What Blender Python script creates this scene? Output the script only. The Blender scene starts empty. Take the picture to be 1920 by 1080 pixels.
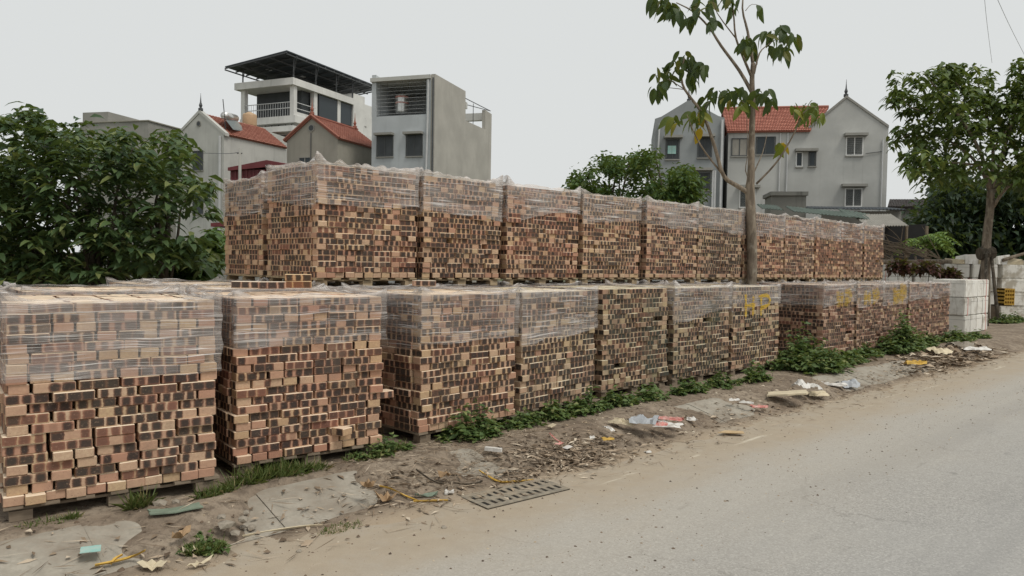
import bpy, bmesh, math, random
import numpy as np
from mathutils import Vector, Matrix
R = math.radians
rng = np.random.default_rng(7)
random.seed(7)
sc = bpy.context.scene
col = sc.collection

# ------------------------------------------------------------------ camera, sky, sun, exposure
EYE, FPX, PITCH, ROLL = 1.74, 1400.0, math.atan(45.6 / 1400), math.radians(0.94)   # hand-held: slightly tilted
cam = bpy.data.cameras.new('camera')
cam_o = bpy.data.objects.new('camera', cam); col.objects.link(cam_o)
cam.sensor_width = 36.0; cam.lens = 36.0 * FPX / 1920; cam.clip_start = 0.05; cam.clip_end = 3000
cam_o.location = (0, 0, EYE); CAM_M = Matrix.Rotation(R(90) - PITCH, 3, 'X') @ Matrix.Rotation(ROLL, 3, 'Z'); cam_o.rotation_euler = CAM_M.to_euler()
sc.camera = cam_o

SUN_EL, SUN_AZ = R(60), R(130)           # azimuth clockwise from +Y: behind the camera, over the road
world = bpy.data.worlds.new('World'); sc.world = world; world.use_nodes = True
wn = world.node_tree; wn.nodes.clear()
sky = wn.nodes.new('ShaderNodeTexSky'); sky.sky_type = 'NISHITA'; sky.sun_disc = False
sky.sun_elevation = SUN_EL; sky.sun_rotation = SUN_AZ; sky.dust_density = 6; sky.air_density = 1.0
skb = wn.nodes.new('ShaderNodeVectorMath'); skb.operation = 'SCALE'; skb.inputs['Scale'].default_value = 0.05
ovc = wn.nodes.new('ShaderNodeMix'); ovc.data_type = 'RGBA'
ovc.inputs['Factor'].default_value = 0.93
ovc.inputs['B'].default_value = (0.592, 0.607, 0.601, 1)      # even overcast layer
bg = wn.nodes.new('ShaderNodeBackground'); bg.inputs['Strength'].default_value = 1.0
wo = wn.nodes.new('ShaderNodeOutputWorld')
wn.links.new(sky.outputs[0], skb.inputs[0]); wn.links.new(skb.outputs[0], ovc.inputs['A'])
wn.links.new(ovc.outputs['Result'], bg.inputs['Color']); wn.links.new(bg.outputs[0], wo.inputs[0])

sun = bpy.data.lights.new('sun', 'SUN'); sun.energy = 1.5; sun.angle = R(18); sun.color = (1.0, 0.95, 0.87)
sun_o = bpy.data.objects.new('sun', sun); col.objects.link(sun_o)
sdir = Vector((math.sin(SUN_AZ) * math.cos(SUN_EL), math.cos(SUN_AZ) * math.cos(SUN_EL), math.sin(SUN_EL)))
sun_o.rotation_euler = sdir.to_track_quat('Z', 'Y').to_euler(); sun_o.location = sdir * 60

vs = sc.view_settings
vs.view_transform = 'Standard'; vs.look = 'None'; vs.exposure = 0.35; vs.gamma = 1.0; vs.use_curve_mapping = False
sc.cycles.transparent_max_bounces = 24
sc.cycles.max_bounces = 6

# ------------------------------------------------------------------ frames
T2 = np.array([0.731, 0.682]); T2 /= np.linalg.norm(T2)       # along the row of stacks
N2 = np.array([T2[1], -T2[0]])                                # from the stacks towards the road
ROW = math.atan2(T2[1], T2[0])
def rp(t, n, z=0.0):
    p = t * T2 + n * N2
    return Vector((p[0], p[1], z))
CM = np.array(CAM_M)
def ray(px, py): return CM @ np.array([(px - 960) / FPX, (540 - py) / FPX, -1.0])
def at(px, py, z):                                            # point seen at a photo pixel on the level z
    d = ray(px, py); k = (z - EYE) / d[2]
    return Vector((d[0] * k, d[1] * k, z))
def atd(px, py, dist):                                        # point seen at a photo pixel at the distance Y = dist
    d = ray(px, py); k = dist / d[1]
    return Vector((d[0] * k, dist, EYE + d[2] * k))
class Facade:                                                 # an upright plane: anchor + direction, pixel -> (u, z)
    def __init__(s, a, e):
        s.a = np.array(a[:2], float); s.e = np.array(e, float) / np.linalg.norm(e)
        s.inn = np.array([-s.e[1], s.e[0]])
    def uz(s, px, py):
        d = ray(px, py)
        m = np.array([[d[0], -s.e[0]], [d[1], -s.e[1]]])
        k, u = np.linalg.solve(m, s.a)
        return u, EYE + d[2] * k
    def p(s, u, z, inn=0.0):
        q = s.a + s.e * u + s.inn * inn
        return Vector((q[0], q[1], z))

# ------------------------------------------------------------------ helpers
def tag(o, label=None, cat=None, group=None, kind=None):
    if label: o['label'] = label
    if cat: o['category'] = cat
    if group: o['group'] = group
    if kind: o['kind'] = kind
    return o
def empty(name, loc, rz=0.0):
    o = bpy.data.objects.new(name, None); col.objects.link(o)
    o.location = loc; o.rotation_euler = (0, 0, rz); o.empty_display_size = 0.2
    return o
def mk(name, verts, faces, mat=None, parent=None, smooth=False, rel=False):
    """link a mesh; rel: verts are world coordinates and the parent is an unrotated Empty"""
    me = bpy.data.meshes.new(name)
    v = np.asarray(verts, dtype=float).reshape(-1, 3)
    if rel and parent is not None: v = v - np.array(parent.location)
    me.from_pydata(v.tolist(), [], faces if isinstance(faces, list) else faces.tolist())
    if mat: me.materials.append(mat)
    if smooth: me.polygons.foreach_set('use_smooth', [True] * len(me.polygons))
    me.update()
    o = bpy.data.objects.new(name, me); col.objects.link(o)
    if parent is not None: o.parent = parent
    return o
def inst(name, me, parent=None, loc=(0, 0, 0), rot=(0, 0, 0), scale=None):
    o = bpy.data.objects.new(name, me); col.objects.link(o)
    if parent is not None: o.parent = parent
    o.location = loc; o.rotation_euler = rot
    if scale is not None: o.scale = scale
    return o
BOXF = [[0, 3, 2, 1], [4, 5, 6, 7], [0, 1, 5, 4], [1, 2, 6, 5], [2, 3, 7, 6], [3, 0, 4, 7]]
class MB:
    def __init__(s): s.v = []; s.f = []
    def add(s, v, f):
        k = len(s.v); s.v += [tuple(x) for x in v]; s.f += [[i + k for i in q] for q in f]; return s
    def box(s, x0, x1, y0, y1, z0, z1):
        return s.add([(x0, y0, z0), (x1, y0, z0), (x1, y1, z0), (x0, y1, z0), (x0, y0, z1), (x1, y0, z1), (x1, y1, z1), (x0, y1, z1)], BOXF)
    def prism(s, pts, vec):
        n = len(pts); vec = Vector(vec)
        a = [Vector(p) for p in pts]; b = [p + vec for p in a]
        f = [list(range(n))[::-1], list(range(n, 2 * n))] + [[i, (i + 1) % n, n + (i + 1) % n, n + i] for i in range(n)]
        return s.add(a + b, f)
    def tube(s, pts, rad, seg=6, cap=True):
        pts = [Vector(p) for p in pts]; k0 = len(s.v); n = len(pts)
        if not hasattr(rad, '__len__'): rad = [rad] * n
        prev = None
        for i, p in enumerate(pts):
            d = (pts[min(i + 1, n - 1)] - pts[max(i - 1, 0)]).normalized()
            if prev is None:
                a = d.orthogonal().normalized()
            else:
                a = (prev - d * prev.dot(d))
                a = a.normalized() if a.length > 1e-6 else d.orthogonal().normalized()
            prev = a; b = d.cross(a)
            for j in range(seg):
                th = 2 * math.pi * j / seg
                s.v.append(tuple(p + (a * math.cos(th) + b * math.sin(th)) * rad[i]))
        for i in range(n - 1):
            for j in range(seg):
                j2 = (j + 1) % seg
                s.f.append([k0 + i * seg + j, k0 + i * seg + j2, k0 + (i + 1) * seg + j2, k0 + (i + 1) * seg + j])
        if cap:
            s.f.append([k0 + j for j in range(seg)][::-1]); s.f.append([k0 + (n - 1) * seg + j for j in range(seg)])
        return s
    def lathe(s, prof, c=(0, 0, 0), seg=20):
        k0 = len(s.v); n = len(prof)
        for r, z in prof:
            for j in range(seg):
                th = 2 * math.pi * j / seg
                s.v.append((c[0] + r * math.cos(th), c[1] + r * math.sin(th), c[2] + z))
        for i in range(n - 1):
            for j in range(seg):
                j2 = (j + 1) % seg
                s.f.append([k0 + i * seg + j, k0 + i * seg + j2, k0 + (i + 1) * seg + j2, k0 + (i + 1) * seg + j])
        s.f.append([k0 + j for j in range(seg)][::-1]); s.f.append([k0 + (n - 1) * seg + j for j in range(seg)])
        return s
    def obj(s, name, mat, parent=None, rel=True, smooth=False):
        return mk(name, s.v, s.f, mat, parent, smooth, rel)
def smooth_path(pts, k=4):
    pts = [Vector(p) for p in pts]; out = []
    for i in range(len(pts) - 1):
        p0, p1, p2, p3 = pts[max(i - 1, 0)], pts[i], pts[i + 1], pts[min(i + 2, len(pts) - 1)]
        for j in range(k):
            t = j / k
            out.append(0.5 * ((2 * p1) + (p2 - p0) * t + (2 * p0 - 5 * p1 + 4 * p2 - p3) * t * t + (3 * p1 - p0 - 3 * p2 + p3) * t ** 3))
    return out + [pts[-1]]
def vnoise(x, y, seed=0):                                     # cheap smooth value noise, vectorised
    x = np.asarray(x, float); y = np.asarray(y, float)
    xi, yi = np.floor(x).astype(int), np.floor(y).astype(int); fx, fy = x - xi, y - yi
    fx, fy = fx * fx * (3 - 2 * fx), fy * fy * (3 - 2 * fy)
    def h(a, b):
        q = np.sin(a * 127.1 + b * 311.7 + seed * 74.7) * 43758.5453
        return q - np.floor(q)
    return (h(xi, yi) * (1 - fx) + h(xi + 1, yi) * fx) * (1 - fy) + (h(xi, yi + 1) * (1 - fx) + h(xi + 1, yi + 1) * fx) * fy

# ------------------------------------------------------------------ materials
class NT:
    def __init__(s, name):
        s.m = bpy.data.materials.new(name); s.m.use_nodes = True; s.t = s.m.node_tree; s.t.nodes.clear()
        s.out = s.n('OutputMaterial')
    def n(s, typ, **kw):
        nd = s.t.nodes.new('ShaderNode' + typ)
        for k, v in kw.items(): setattr(nd, k, v)
        return nd
    def set(s, sock, v):
        if hasattr(v, 'is_output'): s.t.links.new(v, sock)
        elif isinstance(v, (tuple, list)): sock.default_value = (*v, 1) if (len(v) == 3 and sock.type == 'RGBA') else v
        else: sock.default_value = v
    def math(s, op, a, b=None, c=None, clamp=False):
        nd = s.n('Math', operation=op, use_clamp=clamp)
        for i, v in enumerate((a, b, c)):
            if v is not None: s.set(nd.inputs[i], v)
        return nd.outputs[0]
    def mix(s, f, a, b, blend='MIX'):
        nd = s.n('Mix', data_type='RGBA', blend_type=blend)
        s.set(nd.inputs['Factor'], f); s.set(nd.inputs['A'], a); s.set(nd.inputs['B'], b)
        return nd.outputs['Result']
    def rng(s, v, a, b, c=0.0, d=1.0, smooth=True):
        nd = s.n('MapRange', interpolation_type='SMOOTHSTEP' if smooth else 'LINEAR')
        for k, x in (('Value', v), ('From Min', a), ('From Max', b), ('To Min', c), ('To Max', d)): s.set(nd.inputs[k], x)
        return nd.outputs[0]
    def noise(s, vec, scale, detail=3, rough=0.55, dist=0.0, color=False):
        nd = s.n('TexNoise'); s.set(nd.inputs['Vector'], vec); s.set(nd.inputs['Scale'], scale)
        s.set(nd.inputs['Detail'], detail); s.set(nd.inputs['Roughness'], rough); s.set(nd.inputs['Distortion'], dist)
        return nd.outputs['Color' if color else 'Fac']
    def voro(s, vec, scale, out='Distance', feature='F1'):
        nd = s.n('TexVoronoi', feature=feature); s.set(nd.inputs['Vector'], vec); s.set(nd.inputs['Scale'], scale)
        return nd.outputs[out]
    def scale(s, vec, sc_):
        nd = s.n('Mapping'); s.set(nd.inputs['Vector'], vec); nd.inputs['Scale'].default_value = sc_
        return nd.outputs[0]
    def pos(s): return s.n('NewGeometry').outputs['Position']
    def objc(s): return s.n('TexCoord').outputs['Object']
    def uv(s): return s.n('TexCoord').outputs['UV']
    def sep(s, v):
        nd = s.n('SeparateXYZ'); s.set(nd.inputs[0], v); return nd.outputs
    def bump(s, h, strength=0.3, dist=0.01):
        nd = s.n('Bump'); s.set(nd.inputs['Height'], h); nd.inputs['Strength'].default_value = strength; nd.inputs['Distance'].default_value = dist
        return nd.outputs[0]
    def bsdf(s, color, rough=0.8, normal=None, spec=0.3, metal=0.0, link=True):
        b = s.n('BsdfPrincipled'); s.set(b.inputs['Base Color'], color); s.set(b.inputs['Roughness'], rough)
        s.set(b.inputs['Specular IOR Level'], spec); s.set(b.inputs['Metallic'], metal)
        if normal is not None: s.set(b.inputs['Normal'], normal)
        if link: s.t.links.new(b.outputs[0], s.out.inputs[0])
        return b.outputs[0]
    def mixsh(s, f, a, b, link=True):
        nd = s.n('MixShader'); s.set(nd.inputs[0], f); s.t.links.new(a, nd.inputs[1]); s.t.links.new(b, nd.inputs[2])
        if link: s.t.links.new(nd.outputs[0], s.out.inputs[0])
        return nd.outputs[0]
def plain(name, c, rough=0.75, var=0.25, scale=3.0, metal=0.0, spec=0.3, bump=0.0, c2=None):
    k = NT(name); o = k.objc()
    a = k.noise(o, scale, 5, 0.6); b = k.noise(o, scale * 9, 3)
    f = k.math('ADD', k.math('MULTIPLY', a, 0.7), k.math('MULTIPLY', b, 0.3))
    f = k.rng(f, 0.3, 0.7)
    c2 = c2 or tuple(x * (1 - var) for x in c)
    cc = k.mix(f, c2, tuple(min(1, x * (1 + var * 0.35)) for x in c))
    k.bsdf(cc, rough, k.bump(b, bump, 0.01) if bump else None, spec, metal)
    return k.m
def plaster(name, c, stain=0.5, dark=(0.16, 0.155, 0.14)):
    """weathered render: broad blotches, streaks that run down, fine grain"""
    k = NT(name); o = k.objc()
    a = k.noise(o, 0.55, 5, 0.6); st = k.noise(k.scale(o, (2.2, 2.2, 0.16)), 1.0, 5, 0.65); g = k.noise(o, 30, 3)
    cc = k.mix(k.rng(a, 0.3, 0.75), tuple(x * 0.86 for x in c), tuple(min(1, x * 1.07) for x in c))
    cc = k.mix(k.math('MULTIPLY', k.rng(st, 0.53, 0.78), stain), cc, dark)
    cc = k.mix(k.math('MULTIPLY', k.rng(g, 0.55, 0.8), 0.12), cc, dark)
    k.bsdf(cc, 0.88, k.bump(g, 0.15, 0.01), 0.2)
    return k.m

def brick_mat():
    k = NT('fired_brick')
    info = k.n('ObjectInfo'); at_ = k.n('Attribute', attribute_name='rnd'); at_.attribute_type = 'GEOMETRY'
    r = k.math('MULTIPLY', k.math('FRACT', k.math('ADD', info.outputs['Random'], at_.outputs['Fac'])), 1000.0)
    def rnd(off):
        w = k.n('TexWhiteNoise', noise_dimensions='1D'); k.set(w.inputs['W'], k.math('ADD', r, off))
        return k.sep(w.outputs['Color'])
    r1, r2 = rnd(0.37), rnd(71.3)
    uvx, uvy, _ = k.sep(k.uv())
    comb = k.n('CombineXYZ'); k.set(comb.inputs[0], k.math('MULTIPLY', uvx, 0.22)); k.set(comb.inputs[1], k.math('MULTIPLY', uvy, 0.06)); k.set(comb.inputs[2], r)
    V = comb.outputs[0]
    nz = k.noise(V, 30, 4, 0.7, color=True); nx, ny, nq = k.sep(nz)
    side = k.math('LESS_THAN', uvx, 1.5)
    endf = k.math('MULTIPLY', k.math('GREATER_THAN', uvx, 1.5), k.math('LESS_THAN', uvx, 3.5))
    # clay: cream to orange pink, mottled
    base = k.mix(k.rng(r1[0], 0.0, 1.0, 0, 1, False), (0.56, 0.42, 0.275), (0.43, 0.215, 0.135))
    base = k.mix(k.math('MULTIPLY', k.math('GREATER_THAN', r1[1], 0.78), 0.75), base, (0.54, 0.41, 0.22))
    mot = k.noise(V, 55, 4, 0.65)
    base = k.mix(k.rng(mot, 0.35, 0.7), k.mix(0.45, base, (0.36, 0.20, 0.14)), base)
    topf = k.math('GREATER_THAN', uvx, 3.5); base = k.mix(k.math('MULTIPLY', topf, 0.92), base, (0.74, 0.62, 0.47))  # bed faces near cream: sky brightness of the tops put into the colour
    # the three scorch marks on each long side
    ud = k.math('ADD', k.math('MULTIPLY', uvx, 3.0), k.math('MULTIPLY', k.math('SUBTRACT', nx, 0.5), 0.30))
    vd = k.math('ADD', uvy, k.math('MULTIPLY', k.math('SUBTRACT', ny, 0.5), 0.30))
    i3 = k.math('FLOOR', ud); f3 = k.math('ABSOLUTE', k.math('SUBTRACT', k.math('FRACT', ud), 0.5))
    wsp = k.n('TexWhiteNoise', noise_dimensions='1D'); k.set(wsp.inputs['W'], k.math('ADD', k.math('MULTIPLY', i3, 13.7), r))
    sp = k.sep(wsp.outputs['Color'])
    hw = k.math('ADD', 0.30, k.math('MULTIPLY', k.math('POWER', sp[0], 1.6), 0.36))
    pw = k.math('ADD', 2.4, k.math('MULTIPLY', r2[1], 5.0))
    fa = k.math('POWER', k.math('DIVIDE', f3, hw), pw); va = k.math('POWER', k.math('DIVIDE', k.math('ABSOLUTE', k.math('SUBTRACT', vd, 0.5)), 0.56), pw)
    dist = k.math('POWER', k.math('ADD', fa, va), k.math('DIVIDE', 1.0, pw))
    mu = k.rng(dist, 1.22, 0.80); mv = 1.0
    core = k.rng(dist, 1.02, 0.50)
    on = k.rng(sp[1], 0.03, 0.10)
    # darkness per brick with some change per mark
    dk = k.math('ADD', k.math('ADD', k.math('MULTIPLY', r2[0], 0.75), k.math('MULTIPLY', sp[2], 0.35)), k.math('SUBTRACT', info.outputs['Alpha'], 0.40))
    halo = k.mix(k.rng(dk, 0.2, 0.7), (0.27, 0.105, 0.06), (0.13, 0.058, 0.036))
    heart = k.mix(k.rng(dk, 0.12, 0.48), (0.17, 0.068, 0.045), (0.026, 0.024, 0.025))
    heart = k.mix(k.rng(mot, 0.55, 0.75, 0, 0.45), heart, halo)
    mk_ = k.math('MULTIPLY', k.math('MULTIPLY', k.math('MULTIPLY', mu, mv), on), side)
    c = k.mix(k.math('MULTIPLY', mk_, 0.93), base, k.mix(core, halo, heart))
    # plain wire-cut ends with pits
    pit = k.rng(k.voro(V, 80), 0.22, 0.06); pit = k.math('MULTIPLY', pit, k.rng(nq, 0.42, 0.6))
    c = k.mix(k.math('MULTIPLY', k.math('MULTIPLY', pit, endf), 0.9), c, (0.09, 0.05, 0.036))
    hs = k.n('HueSaturation'); hs.inputs['Saturation'].default_value = 0.88; hs.inputs['Value'].default_value = 1.03; k.set(hs.inputs['Color'], c); c = hs.outputs[0]
    c = k.mix(1.0, c, info.outputs['Color'], 'MULTIPLY')
    gr = k.noise(k.pos(), 2.3, 4, 0.65); c = k.mix(k.rng(gr, 0.52, 0.75, 0, 0.30), c, (0.17, 0.14, 0.11))
    chip = k.math('MULTIPLY', k.rng(k.noise(V, 75, 2, 0.6), 0.60, 0.70), 0.22); c = k.mix(chip, c, (0.50, 0.34, 0.24))
    cr_ = k.n('SeparateColor'); k.set(cr_.inputs[0], info.outputs['Color'])
    gn = k.math('MULTIPLY', k.math('MULTIPLY', k.math('SUBTRACT', cr_.outputs[1], cr_.outputs[0]), 16.0, clamp=True), k.rng(k.noise(k.scale(k.pos(), (1, 1, .6)), 3.0, 4, 0.65), 0.47, 0.64)); c = k.mix(k.math('MULTIPLY', gn, 0.55), c, (0.045, 0.075, 0.055))
    h = k.math('SUBTRACT', mot, k.math('MULTIPLY', k.math('MULTIPLY', pit, endf), 1.2))
    k.bsdf(c, 0.86, k.bump(h, 0.35, 0.004), 0.25)
    return k.m

def film_mat():
    k = NT('stretch_film')
    u = k.uv(); info = k.n('ObjectInfo')
    off = k.n('CombineXYZ'); k.set(off.inputs[2], k.math('MULTIPLY', info.outputs['Random'], 40.0))
    va = k.n('VectorMath', operation='ADD'); k.set(va.inputs[0], u); k.set(va.inputs[1], off.outputs[0]); V = va.outputs[0]
    wob = k.noise(V, 1.6, 2, color=True)
    vm = k.n('VectorMath', operation='MULTIPLY_ADD'); k.set(vm.inputs[0], wob); vm.inputs[1].default_value = (0.0, 0.07, 0); k.set(vm.inputs[2], V); W = vm.outputs[0]
    s1 = k.noise(k.scale(W, (1.1, 60, 1)), 1.0, 3, 0.65)
    s2 = k.noise(k.scale(W, (1.6, 170, 1)), 1.0, 2, 0.6)
    s3 = k.noise(k.scale(W, (1.0, 4.0, 1)), 1.0, 3, 0.6)
    rot = k.n('Mapping'); k.set(rot.inputs['Vector'], V); rot.inputs['Rotation'].default_value = (0, 0, 0.5); rot.inputs['Scale'].default_value = (1.5, 40, 1)
    s4 = k.math('MULTIPLY', k.rng(k.noise(rot.outputs[0], 1.0, 3, 0.6), 0.58, 0.68), k.rng(k.noise(V, 1.3, 2), 0.5, 0.62))
    st = k.math('MAXIMUM', k.rng(s1, 0.56, 0.67), s4); fi = k.rng(s2, 0.585, 0.66)
    rim = k.n('Attribute', attribute_name='rim').outputs['Fac']
    a = k.math('ADD', k.rng(s3, 0.3, 0.7, 0.07, 0.30), k.math('MULTIPLY', st, 0.40))
    a = k.math('ADD', a, k.math('MULTIPLY', fi, 0.30))
    a = k.math('ADD', a, k.math('MULTIPLY', rim, k.rng(k.noise(V, 9, 3), 0.35, 0.65, 0.03, 0.42)), clamp=True)
    nrm = k.bump(k.math('ADD', s1, k.math('MULTIPLY', s2, 0.4)), 0.8, 0.012)
    b = k.bsdf(k.mix(k.math('MAXIMUM', st, fi), (0.66, 0.61, 0.575), (0.88, 0.85, 0.82)), 0.24, nrm, 0.5, link=False)  # whiter streak colour paints in the glints along the wrinkles
    t = k.n('BsdfTransparent'); t.inputs[0].default_value = (0.97, 0.96, 0.95, 1)
    k.mixsh(a, t.outputs[0], b)
    return k.m
def paint_mat(lo=0.12, hi=0.8):
    k = NT('yellow_spray_paint'); u = k.objc()
    a = k.rng(k.noise(k.scale(u, (6, 6, 60)), 1.0, 3, 0.6), 0.30, 0.62, lo, hi)
    b = k.bsdf((0.62, 0.40, 0.03), 0.55, link=False); t = k.n('BsdfTransparent')
    k.mixsh(a, t.outputs[0], b); return k.m
def leaf_mat(name, c1, c2, c3=None, trans=0.25, rough=0.55):
    k = NT(name); a = k.n('Attribute', attribute_name='rnd').outputs['Fac']
    info = k.n('ObjectInfo'); r = k.math('FRACT', k.math('ADD', a, info.outputs['Random']))
    c = k.mix(r, c1, c2)
    if c3: c = k.mix(k.rng(r, 0.86, 0.93), c, c3)
    c = k.mix(1.0, c, info.outputs['Color'], 'MULTIPLY')
    b = k.bsdf(c, rough, None, 0.35, link=False)
    t = k.n('BsdfTranslucent'); k.set(t.inputs[0], k.mix(0.5, c, (0.25, 0.32, 0.04)))
    k.mixsh(trans, b, t.outputs[0]); return k.m
def attr_mat(name, stops, rough=0.85):
    k = NT(name); a = k.n('Attribute', attribute_name='rnd').outputs['Fac']
    ramp = k.n('ValToRGB'); k.set(ramp.inputs[0], a); e = ramp.color_ramp.elements
    for i, (p, c) in enumerate(stops):
        el = e[i] if i < 2 else e.new(p)
        el.position = p; el.color = (*c, 1)
    k.bsdf(ramp.outputs[0], rough, None, 0.2); return k.m
def road_mat():
    k = NT('dusty_asphalt'); p = k.pos()
    d = k.n('VectorMath', operation='DOT_PRODUCT'); k.set(d.inputs[0], p); d.inputs[1].default_value = (*N2, 0); n = d.outputs['Value']
    e = k.n('VectorMath', operation='DOT_PRODUCT'); k.set(e.inputs[0], p); e.inputs[1].default_value = (*T2, 0); t = e.outputs['Value']
    cb = k.n('CombineXYZ'); k.set(cb.inputs[0], t); k.set(cb.inputs[1], n); Q = cb.outputs[0]
    speck = k.voro(p, 95, 'Color'); sx = k.sep(speck)[0]
    fine = k.noise(p, 160, 2, 0.7); big = k.noise(Q, 0.55, 4, 0.6); stre = k.noise(k.scale(Q, (0.35, 1.6, 1)), 1.0, 5, 0.65, 0.4)
    c = k.mix(k.rng(sx, 0.0, 1.0, 0, 1, False), (0.255, 0.248, 0.232), (0.425, 0.412, 0.385))
    c = k.mix(k.rng(fine, 0.35, 0.65), k.mix(0.5, c, (0.23, 0.22, 0.20)), c)
    c = k.mix(k.rng(sx, 0.93, 0.97, 0, 0.3), c, (0.54, 0.52, 0.48))
    c = k.mix(k.rng(big, 0.35, 0.65, 0.0, 0.30), c, (0.36, 0.35, 0.325))
    c = k.mix(k.rng(stre, 0.58, 0.74, 0, 0.30), c, (0.12, 0.118, 0.112))
    oil = k.noise(k.scale(Q, (1.6, 3.6, 1)), 1.0, 4, 0.6, 0.6)
    c = k.mix(k.rng(oil, 0.64, 0.74, 0, 0.5), c, (0.11, 0.108, 0.105))
    trk = k.noise(k.scale(Q, (0.05, 1.5, 1)), 1.0, 3, 0.6); c = k.mix(k.rng(trk, 0.5, 0.68, 0, 0.30), c, (0.21, 0.205, 0.195))
    ce = k.n('VectorMath', operation='MULTIPLY_ADD'); k.set(ce.inputs[0], k.noise(p, 4, 4, 0.7, color=True)); ce.inputs[1].default_value = (0.35, 0.35, 0); k.set(ce.inputs[2], p)
    crk = k.math('MULTIPLY', k.rng(k.voro(ce.outputs[0], 0.8, 'Distance', 'DISTANCE_TO_EDGE'), 0.010, 0.003), k.rng(k.noise(Q, 0.7, 3), 0.52, 0.6)); c = k.mix(k.math('MULTIPLY', crk, 0.3), c, (0.09, 0.085, 0.08))
    cool = k.rng(k.math('ADD', n, k.math('MULTIPLY', big, 0.9)), -2.2, 1.2)
    c = k.mix(k.math('MULTIPLY', cool, 0.3), c, (0.305, 0.308, 0.315))
    # blown sand from the verge
    nn = k.math('ADD', n, k.math('MULTIPLY', k.math('SUBTRACT', k.noise(k.scale(Q, (0.6, 1.6, 1)), 1.0, 4, 0.6), 0.5), 1.0))
    sand = k.rng(nn, -3.0, -3.85); dust = k.rng(nn, -1.4, -3.3, 0, 0.42)
    sc_ = k.mix(k.noise(p, 7, 4, 0.65), (0.31, 0.255, 0.19), (0.42, 0.36, 0.275))
    sc_ = k.mix(k.rng(fine, 0.4, 0.7, 0, 0.35), sc_, (0.24, 0.19, 0.135))
    c = k.mix(dust, c, (0.44, 0.395, 0.325))
    c = k.mix(k.math('MULTIPLY', sand, k.rng(k.noise(p, 3, 5, 0.7), 0.25, 0.55, 0.62, 0.97)), c, sc_)
    # worn edge line
    ln = k.rng(k.math('ABSOLUTE', k.math('ADD', n, 3.86)), 0.075, 0.05)
    wear = k.rng(k.noise(k.scale(Q, (0.8, 6, 1)), 1.3, 5, 0.7), 0.55, 0.66)
    c = k.mix(k.math('MULTIPLY', k.math('MULTIPLY', ln, wear), 0.6), c, (0.62, 0.57, 0.46))
    hgt = k.math('ADD', k.math('MULTIPLY', sx, k.math('SUBTRACT', 1.0, sand)), k.math('MULTIPLY', fine, 0.6))
    k.bsdf(c, 0.88, k.bump(hgt, 0.35, 0.006), 0.25)
    return k.m
def soil_mat():
    k = NT('verge_soil'); p = k.pos()
    d = k.n('VectorMath', operation='DOT_PRODUCT'); k.set(d.inputs[0], p); d.inputs[1].default_value = (*N2, 0); n = d.outputs['Value']
    a = k.noise(p, 1.7, 5, 0.65); b = k.noise(p, 14, 5, 0.7); g = k.noise(p, 90, 3, 0.7)
    c = k.mix(k.rng(a, 0.35, 0.65), (0.19, 0.148, 0.11), (0.31, 0.255, 0.195))
    c = k.mix(k.rng(b, 0.42, 0.66, 0, 0.75), c, (0.115, 0.09, 0.068))
    c = k.mix(k.rng(g, 0.6, 0.78, 0, 0.5), c, (0.44, 0.385, 0.31))
    sand = k.rng(k.math('ADD', n, k.math('MULTIPLY', k.math('SUBTRACT', b, 0.5), 0.35)), -4.42, -4.12)
    c = k.mix(k.math('MULTIPLY', sand, 0.9), c, k.mix(b, (0.31, 0.245, 0.175), (0.42, 0.345, 0.255)))
    far = k.rng(n, -14.0, -30.0); c = k.mix(far, c, (0.09, 0.10, 0.05))
    k.bsdf(c, 0.93, k.bump(k.math('ADD', b, k.math('MULTIPLY', g, 0.5)), 0.6, 0.02), 0.15)
    return k.m
def concrete_mat(name, c1, c2, dirt=(0.11, 0.085, 0.06), amt=0.6):
    k = NT(name); p = k.pos()
    a = k.noise(p, 2.2, 5, 0.65); b = k.noise(p, 22, 4, 0.65); g = k.voro(p, 160)
    c = k.mix(k.rng(b, 0.35, 0.65), c1, c2); c = k.mix(k.rng(k.math('ADD', k.math('MULTIPLY', a, 0.7), k.math('MULTIPLY', b, 0.3)), 0.44, 0.62, 0, amt), c, dirt)
    c = k.mix(k.rng(k.voro(p, 3.5, 'Distance', 'DISTANCE_TO_EDGE'), 0.012, 0.0, 0, 0.0), c, (0.05, 0.04, 0.03))
    k.bsdf(c, 0.88, k.bump(b, 0.35, 0.008), 0.2); return k.m
def wood_mat(name, c1, c2):
    k = NT(name); o = k.objc(); info = k.n('ObjectInfo')
    g = k.noise(k.scale(o, (3, 40, 40)), 1.0, 4, 0.6, 0.5); a = k.noise(o, 6, 4)
    c = k.mix(k.rng(g, 0.35, 0.68), c1, c2); c = k.mix(k.rng(a, 0.5, 0.75, 0, 0.5), c, (0.09, 0.065, 0.045))
    c = k.mix(k.math('MULTIPLY', info.outputs['Random'], 0.35), c, (0.16, 0.12, 0.085))
    k.bsdf(c, 0.85, k.bump(g, 0.3, 0.004), 0.2); return k.m
def bark_mat(name, c1, c2):
    k = NT(name); p = k.pos()
    a = k.noise(k.scale(p, (14, 14, 3.5)), 1.0, 5, 0.65, 0.6); b = k.noise(p, 7, 4); g = k.noise(p, 60, 3)
    c = k.mix(k.rng(a, 0.35, 0.65), c1, c2); c = k.mix(k.rng(b, 0.55, 0.72, 0, 0.55), c, (0.36, 0.33, 0.27))
    k.bsdf(c, 0.9, k.bump(k.math('ADD', a, k.math('MULTIPLY', g, 0.4)), 0.6, 0.02), 0.15); return k.m
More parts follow.
